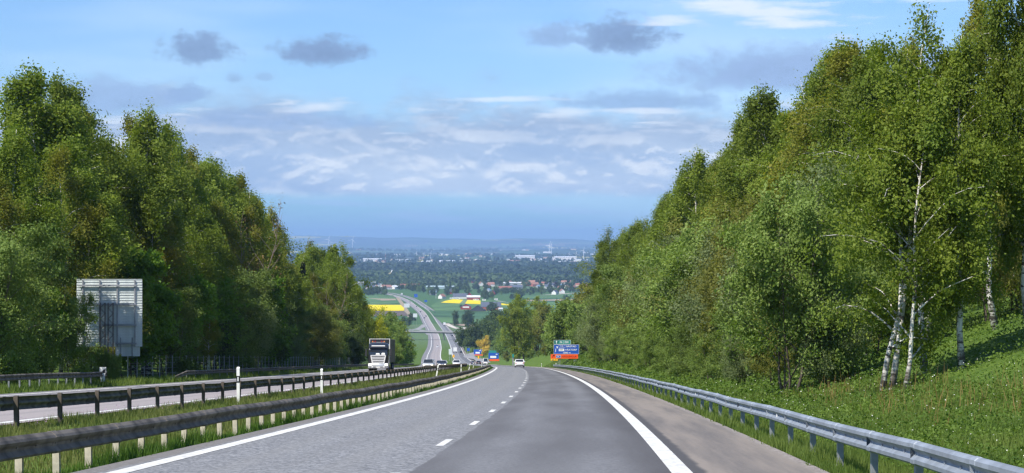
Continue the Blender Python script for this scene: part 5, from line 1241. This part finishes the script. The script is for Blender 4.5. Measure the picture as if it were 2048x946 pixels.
for u, vb, vt in ((657, 488, 468), (705, 489, 469), (632, 483, 472), (833, 496, 484), (847.5, 496, 485), (861.5, 496, 483.5), (1098.5, 505, 484.5), (1102.5, 509, 491), (1120, 502, 497), (1138, 507, 496), (1152.5, 511, 498), (1167, 518, 501), (1200, 508, 495), (1238.5, 520, 502), (1113, 500, 494)):
    # tower foot and hub in the photograph; the distance follows from the tower's usual height
    y = min(34000., 106*F/max(7, vb-vt)); x = pxy(u, y); z = float(gz(x, y))
    if z+99 < -(vt+2-VH)/F*y-60: pass
    o = TP if first_t else copy_tree(TP); first_t = False
    yy = -z*F/(vb-VH) if vb > 492 else y
    yy = min(max(yy, 12000), 33000); x = pxy(u, yy); o.location = (x, yy, float(gz(x, yy))); hgt = (vb-vt)*yy/F; o.scale = (hgt/99*1.0,)*3; o.rotation_euler = (0, 0, rnd.uniform(-.5, .5))
    o['label'] = 'white wind turbine on the far plain' if vb > 492 else 'white wind turbine on the distant ridge'; o['group'] = 'wind turbines on the plain' if vb > 492 else 'wind turbines on the ridge'

# ---------------------------------------------------------------- trees of the valley and plain
def vt(key, u, vb, h, label, wide=1.0, group=None):
    x, y = gp(u, vb); return plant(key, x, y, h, label, group, wide)
for u, v, h, k in ((1040, 722, 19, 'far_yellow'), (1054, 722, 21, 'far_yellow'), (1068, 721, 20, 'far_yellow'), (1046, 724, 16, 'far_birch'), (1080, 722, 16, 'far_oak'), (1088, 722, 15, 'far_oak'), (1062, 725, 13, 'far_willow')):
    y = 640+rnd.uniform(0, 160); x = pxy(u, y); plant(k, x, y, h*1.02, {'far_yellow': 'tall yellow-green poplar below the bank beyond the direction sign', 'far_birch': 'birch among the yellow-green poplars', 'far_oak': 'bronze oak between the poplars and the bank', 'far_willow': 'willow at the foot of the yellow-green poplars'}[k], 'trees beyond the direction sign ('+k+')', 1.0)
for u, y, h in ((1012, 1040, 17), (1021, 1010, 15), (1004, 1100, 14), (1032, 960, 15)): plant('far_willow', pxy(u, y), y, h, 'mid-green tree behind the far direction signs', 'trees behind the far direction signs')
for u, y, h in ((930, 1500, 16), (944, 1450, 18), (958, 1500, 20), (972, 1450, 21), (986, 1400, 22), (1000, 1380, 24), (1012, 1360, 24), (950, 1560, 15), (975, 1600, 22), (992, 1640, 27), (1006, 1620, 28), (1020, 1580, 26), (1028, 1500, 20)): plant('far_dark', pxy(u, y), y, h, 'dark green tree in the clump beside the bridge', 'dark trees beside the bridge', 1.05)
plant('golden', pxy(967, 1250), 1250, 11.5, 'round golden-yellow willow behind the exit sign', wide=.85)
vt('far_dark', 913, 657, 20, 'narrow dark tree standing alone between the motorway and the slip road', .55)
vt('far_dark', 937, 661, 20, 'broad dark tree by the end of the bridge', 1.0); vt('far_dark', 938, 648, 17, 'broad tree in the field beyond the bridge', 1.05)
for u, v, h in ((802, 668, 9), (812, 672, 8), (818, 655, 11), (824, 646, 12), (808, 650, 10)): vt('far_dark', u, v, h, 'dark bush beside the oncoming lanes before the bridge', 1.0, 'dark bushes before the bridge')
GT = 'trees round the village'
spots = [(738, 592, 14), (746, 591, 16), (754, 590, 16), (762, 590, 15), (768, 591, 12), (838, 585, 13), (846, 586, 14), (858, 590, 14), (866, 592, 12), (872, 588, 14), (895, 590, 12), (812, 580, 13), (820, 582, 14), (828, 583, 15), (836, 580, 12), (976, 600, 16), (984, 598, 14), (968, 596, 13), (1030, 598, 12), (1036, 597, 14), (1042, 597, 13), (1026, 599, 10), (1132, 604, 12), (1138, 604, 10), (983, 622, 13), (987, 622.5, 12), (978, 623, 9), (921, 617, 6), (1036, 611, 9)]
for u in np.arange(990, 1180, 5.5): spots.append((u, 587-(u-990)*.012+rnd.uniform(-1.5, 1.5), rnd.uniform(9, 14)))
for i in range(110): spots.append((rnd.uniform(730, 1190), rnd.uniform(561, 579), rnd.uniform(9, 16)))
for i in range(40): spots.append((rnd.uniform(850, 985), rnd.uniform(578, 592), rnd.uniform(9, 15)))
for i in range(14): spots.append((rnd.uniform(728, 772), rnd.uniform(583, 591), rnd.uniform(9, 15)))
for i in range(18): spots.append((rnd.uniform(796, 850), rnd.uniform(575, 585), rnd.uniform(8, 13)))
for i in range(26): spots.append((rnd.uniform(985, 1120), rnd.uniform(582, 591), rnd.uniform(7, 12)))
for u, v, h in spots: vt('plain_tree' if rnd.random() < .8 else 'far_willow', u, v, h, 'leafy tree '+('beside the motorway bend' if u < 870 else 'round the farms in the fields' if v > 590 else 'in the belt before the village' if v > 579 else 'among the village houses')+' on the plain', rnd.uniform(.85, 1.15), GT+(' bend' if u < 870 else ' farms' if v > 590 else ' belt' if v > 579 else ' houses'))
for u, v, h in ((960, 563, 15), (1112, 577, 15), (983, 571, 12), (921, 566, 13), (1076, 569, 11)): vt('copper', u, v, h, 'dark copper beech in the village', 1.0, 'copper beeches in the village')

def forest(name, label, boxes, h0, h1, m_, seed, dens):
    """a far wood that reads as one mass: crowns as rough lumps of leaf faces"""
    rng = np.random.default_rng(seed); out = []; tn = []
    for (u0, u1, v0, v1, cnt) in boxes:
        n = int(cnt*dens)
        yy = 107*F/(rng.uniform(v0, v1, n)-VH); uu = rng.uniform(u0, u1, n); xx = (uu-UC)/F*yy
        h = rng.uniform(h0, h1, n)*(1+.35*np.sin(xx/170.+yy/260.)); r = h*rng.uniform(.45, .8, n); z = gz(xx, yy)
        tt = np.clip(.5+.4*np.sin(xx/90.)*np.sin(yy/300.)+rng.normal(size=n)*.2, 0, 1)
        for k in range(15):
            a = rng.uniform(0, 6.283, n); f = rng.uniform(0, 1, n); lat = r*np.sqrt(np.maximum(.05, 1-f*f*.85))*.7
            c = np.stack([xx+np.cos(a)*lat, yy+np.sin(a)*lat, z+h*(.12+.78*f)], 1)
            out.append(leaves(c, r*.44, rng, up=.6, asp=.85)); tn.append(np.clip(tt+rng.normal(size=n)*.12, 0, 1))
    o = link(name, quads_mesh(name, np.concatenate(out), 4, m_, np.concatenate(tn))); return tag(o, label, 'forest', kind='stuff')
M['far_wood'] = leaf_mat('far_wood_leaf', (.034, .060, .026), (.054, .084, .032), .15, ovar=0)
M['far_wood_light'] = leaf_mat('far_wood_light_leaf', (.055, .095, .03), (.095, .135, .042), .2, ovar=0)
forest('forest', 'dark pine wood stretching across the plain behind the village', [(500, 1300, 531, 552, 2600)], 13, 20, M['far_wood'], 41, 2.6)
forest('forest', 'lighter leafy wood round the village', [(700, 960, 548, 566, 620), (950, 1260, 553, 568, 420), (720, 900, 562, 572, 120)], 10, 17, M['far_wood_light'], 42, 1.3)
forest('forest', 'scattered far woods beyond the pine wood', [(480, 1300, 512, 516, 500), (480, 1000, 502, 505, 500), (480, 1300, 522, 526, 260), (560, 1300, 497, 499, 420), (480, 800, 517, 521, 260)], 14, 24, M['far_wood'], 43, 1.0)

# ---------------------------------------------------------------- the air between here and the far ridge
hz = MB().box(-21000, 21000, -200, 47000, -112, 240).build('haze', None, None)
hm = bpy.data.materials.new('blue_haze'); hm.use_nodes = True; nt = hm.node_tree; nt.nodes.clear()
vo = nt.nodes.new('ShaderNodeOutputMaterial'); pv = nt.nodes.new('ShaderNodeVolumePrincipled')
pv.inputs['Color'].default_value = (.40, .64, 1.0, 1); pv.inputs['Density'].default_value = 5.2e-5; pv.inputs['Anisotropy'].default_value = 0.0
nt.links.new(pv.outputs[0], vo.inputs['Volume']); hz.data.materials.clear(); hz.data.materials.append(hm)
tag(hz, kind='stuff')
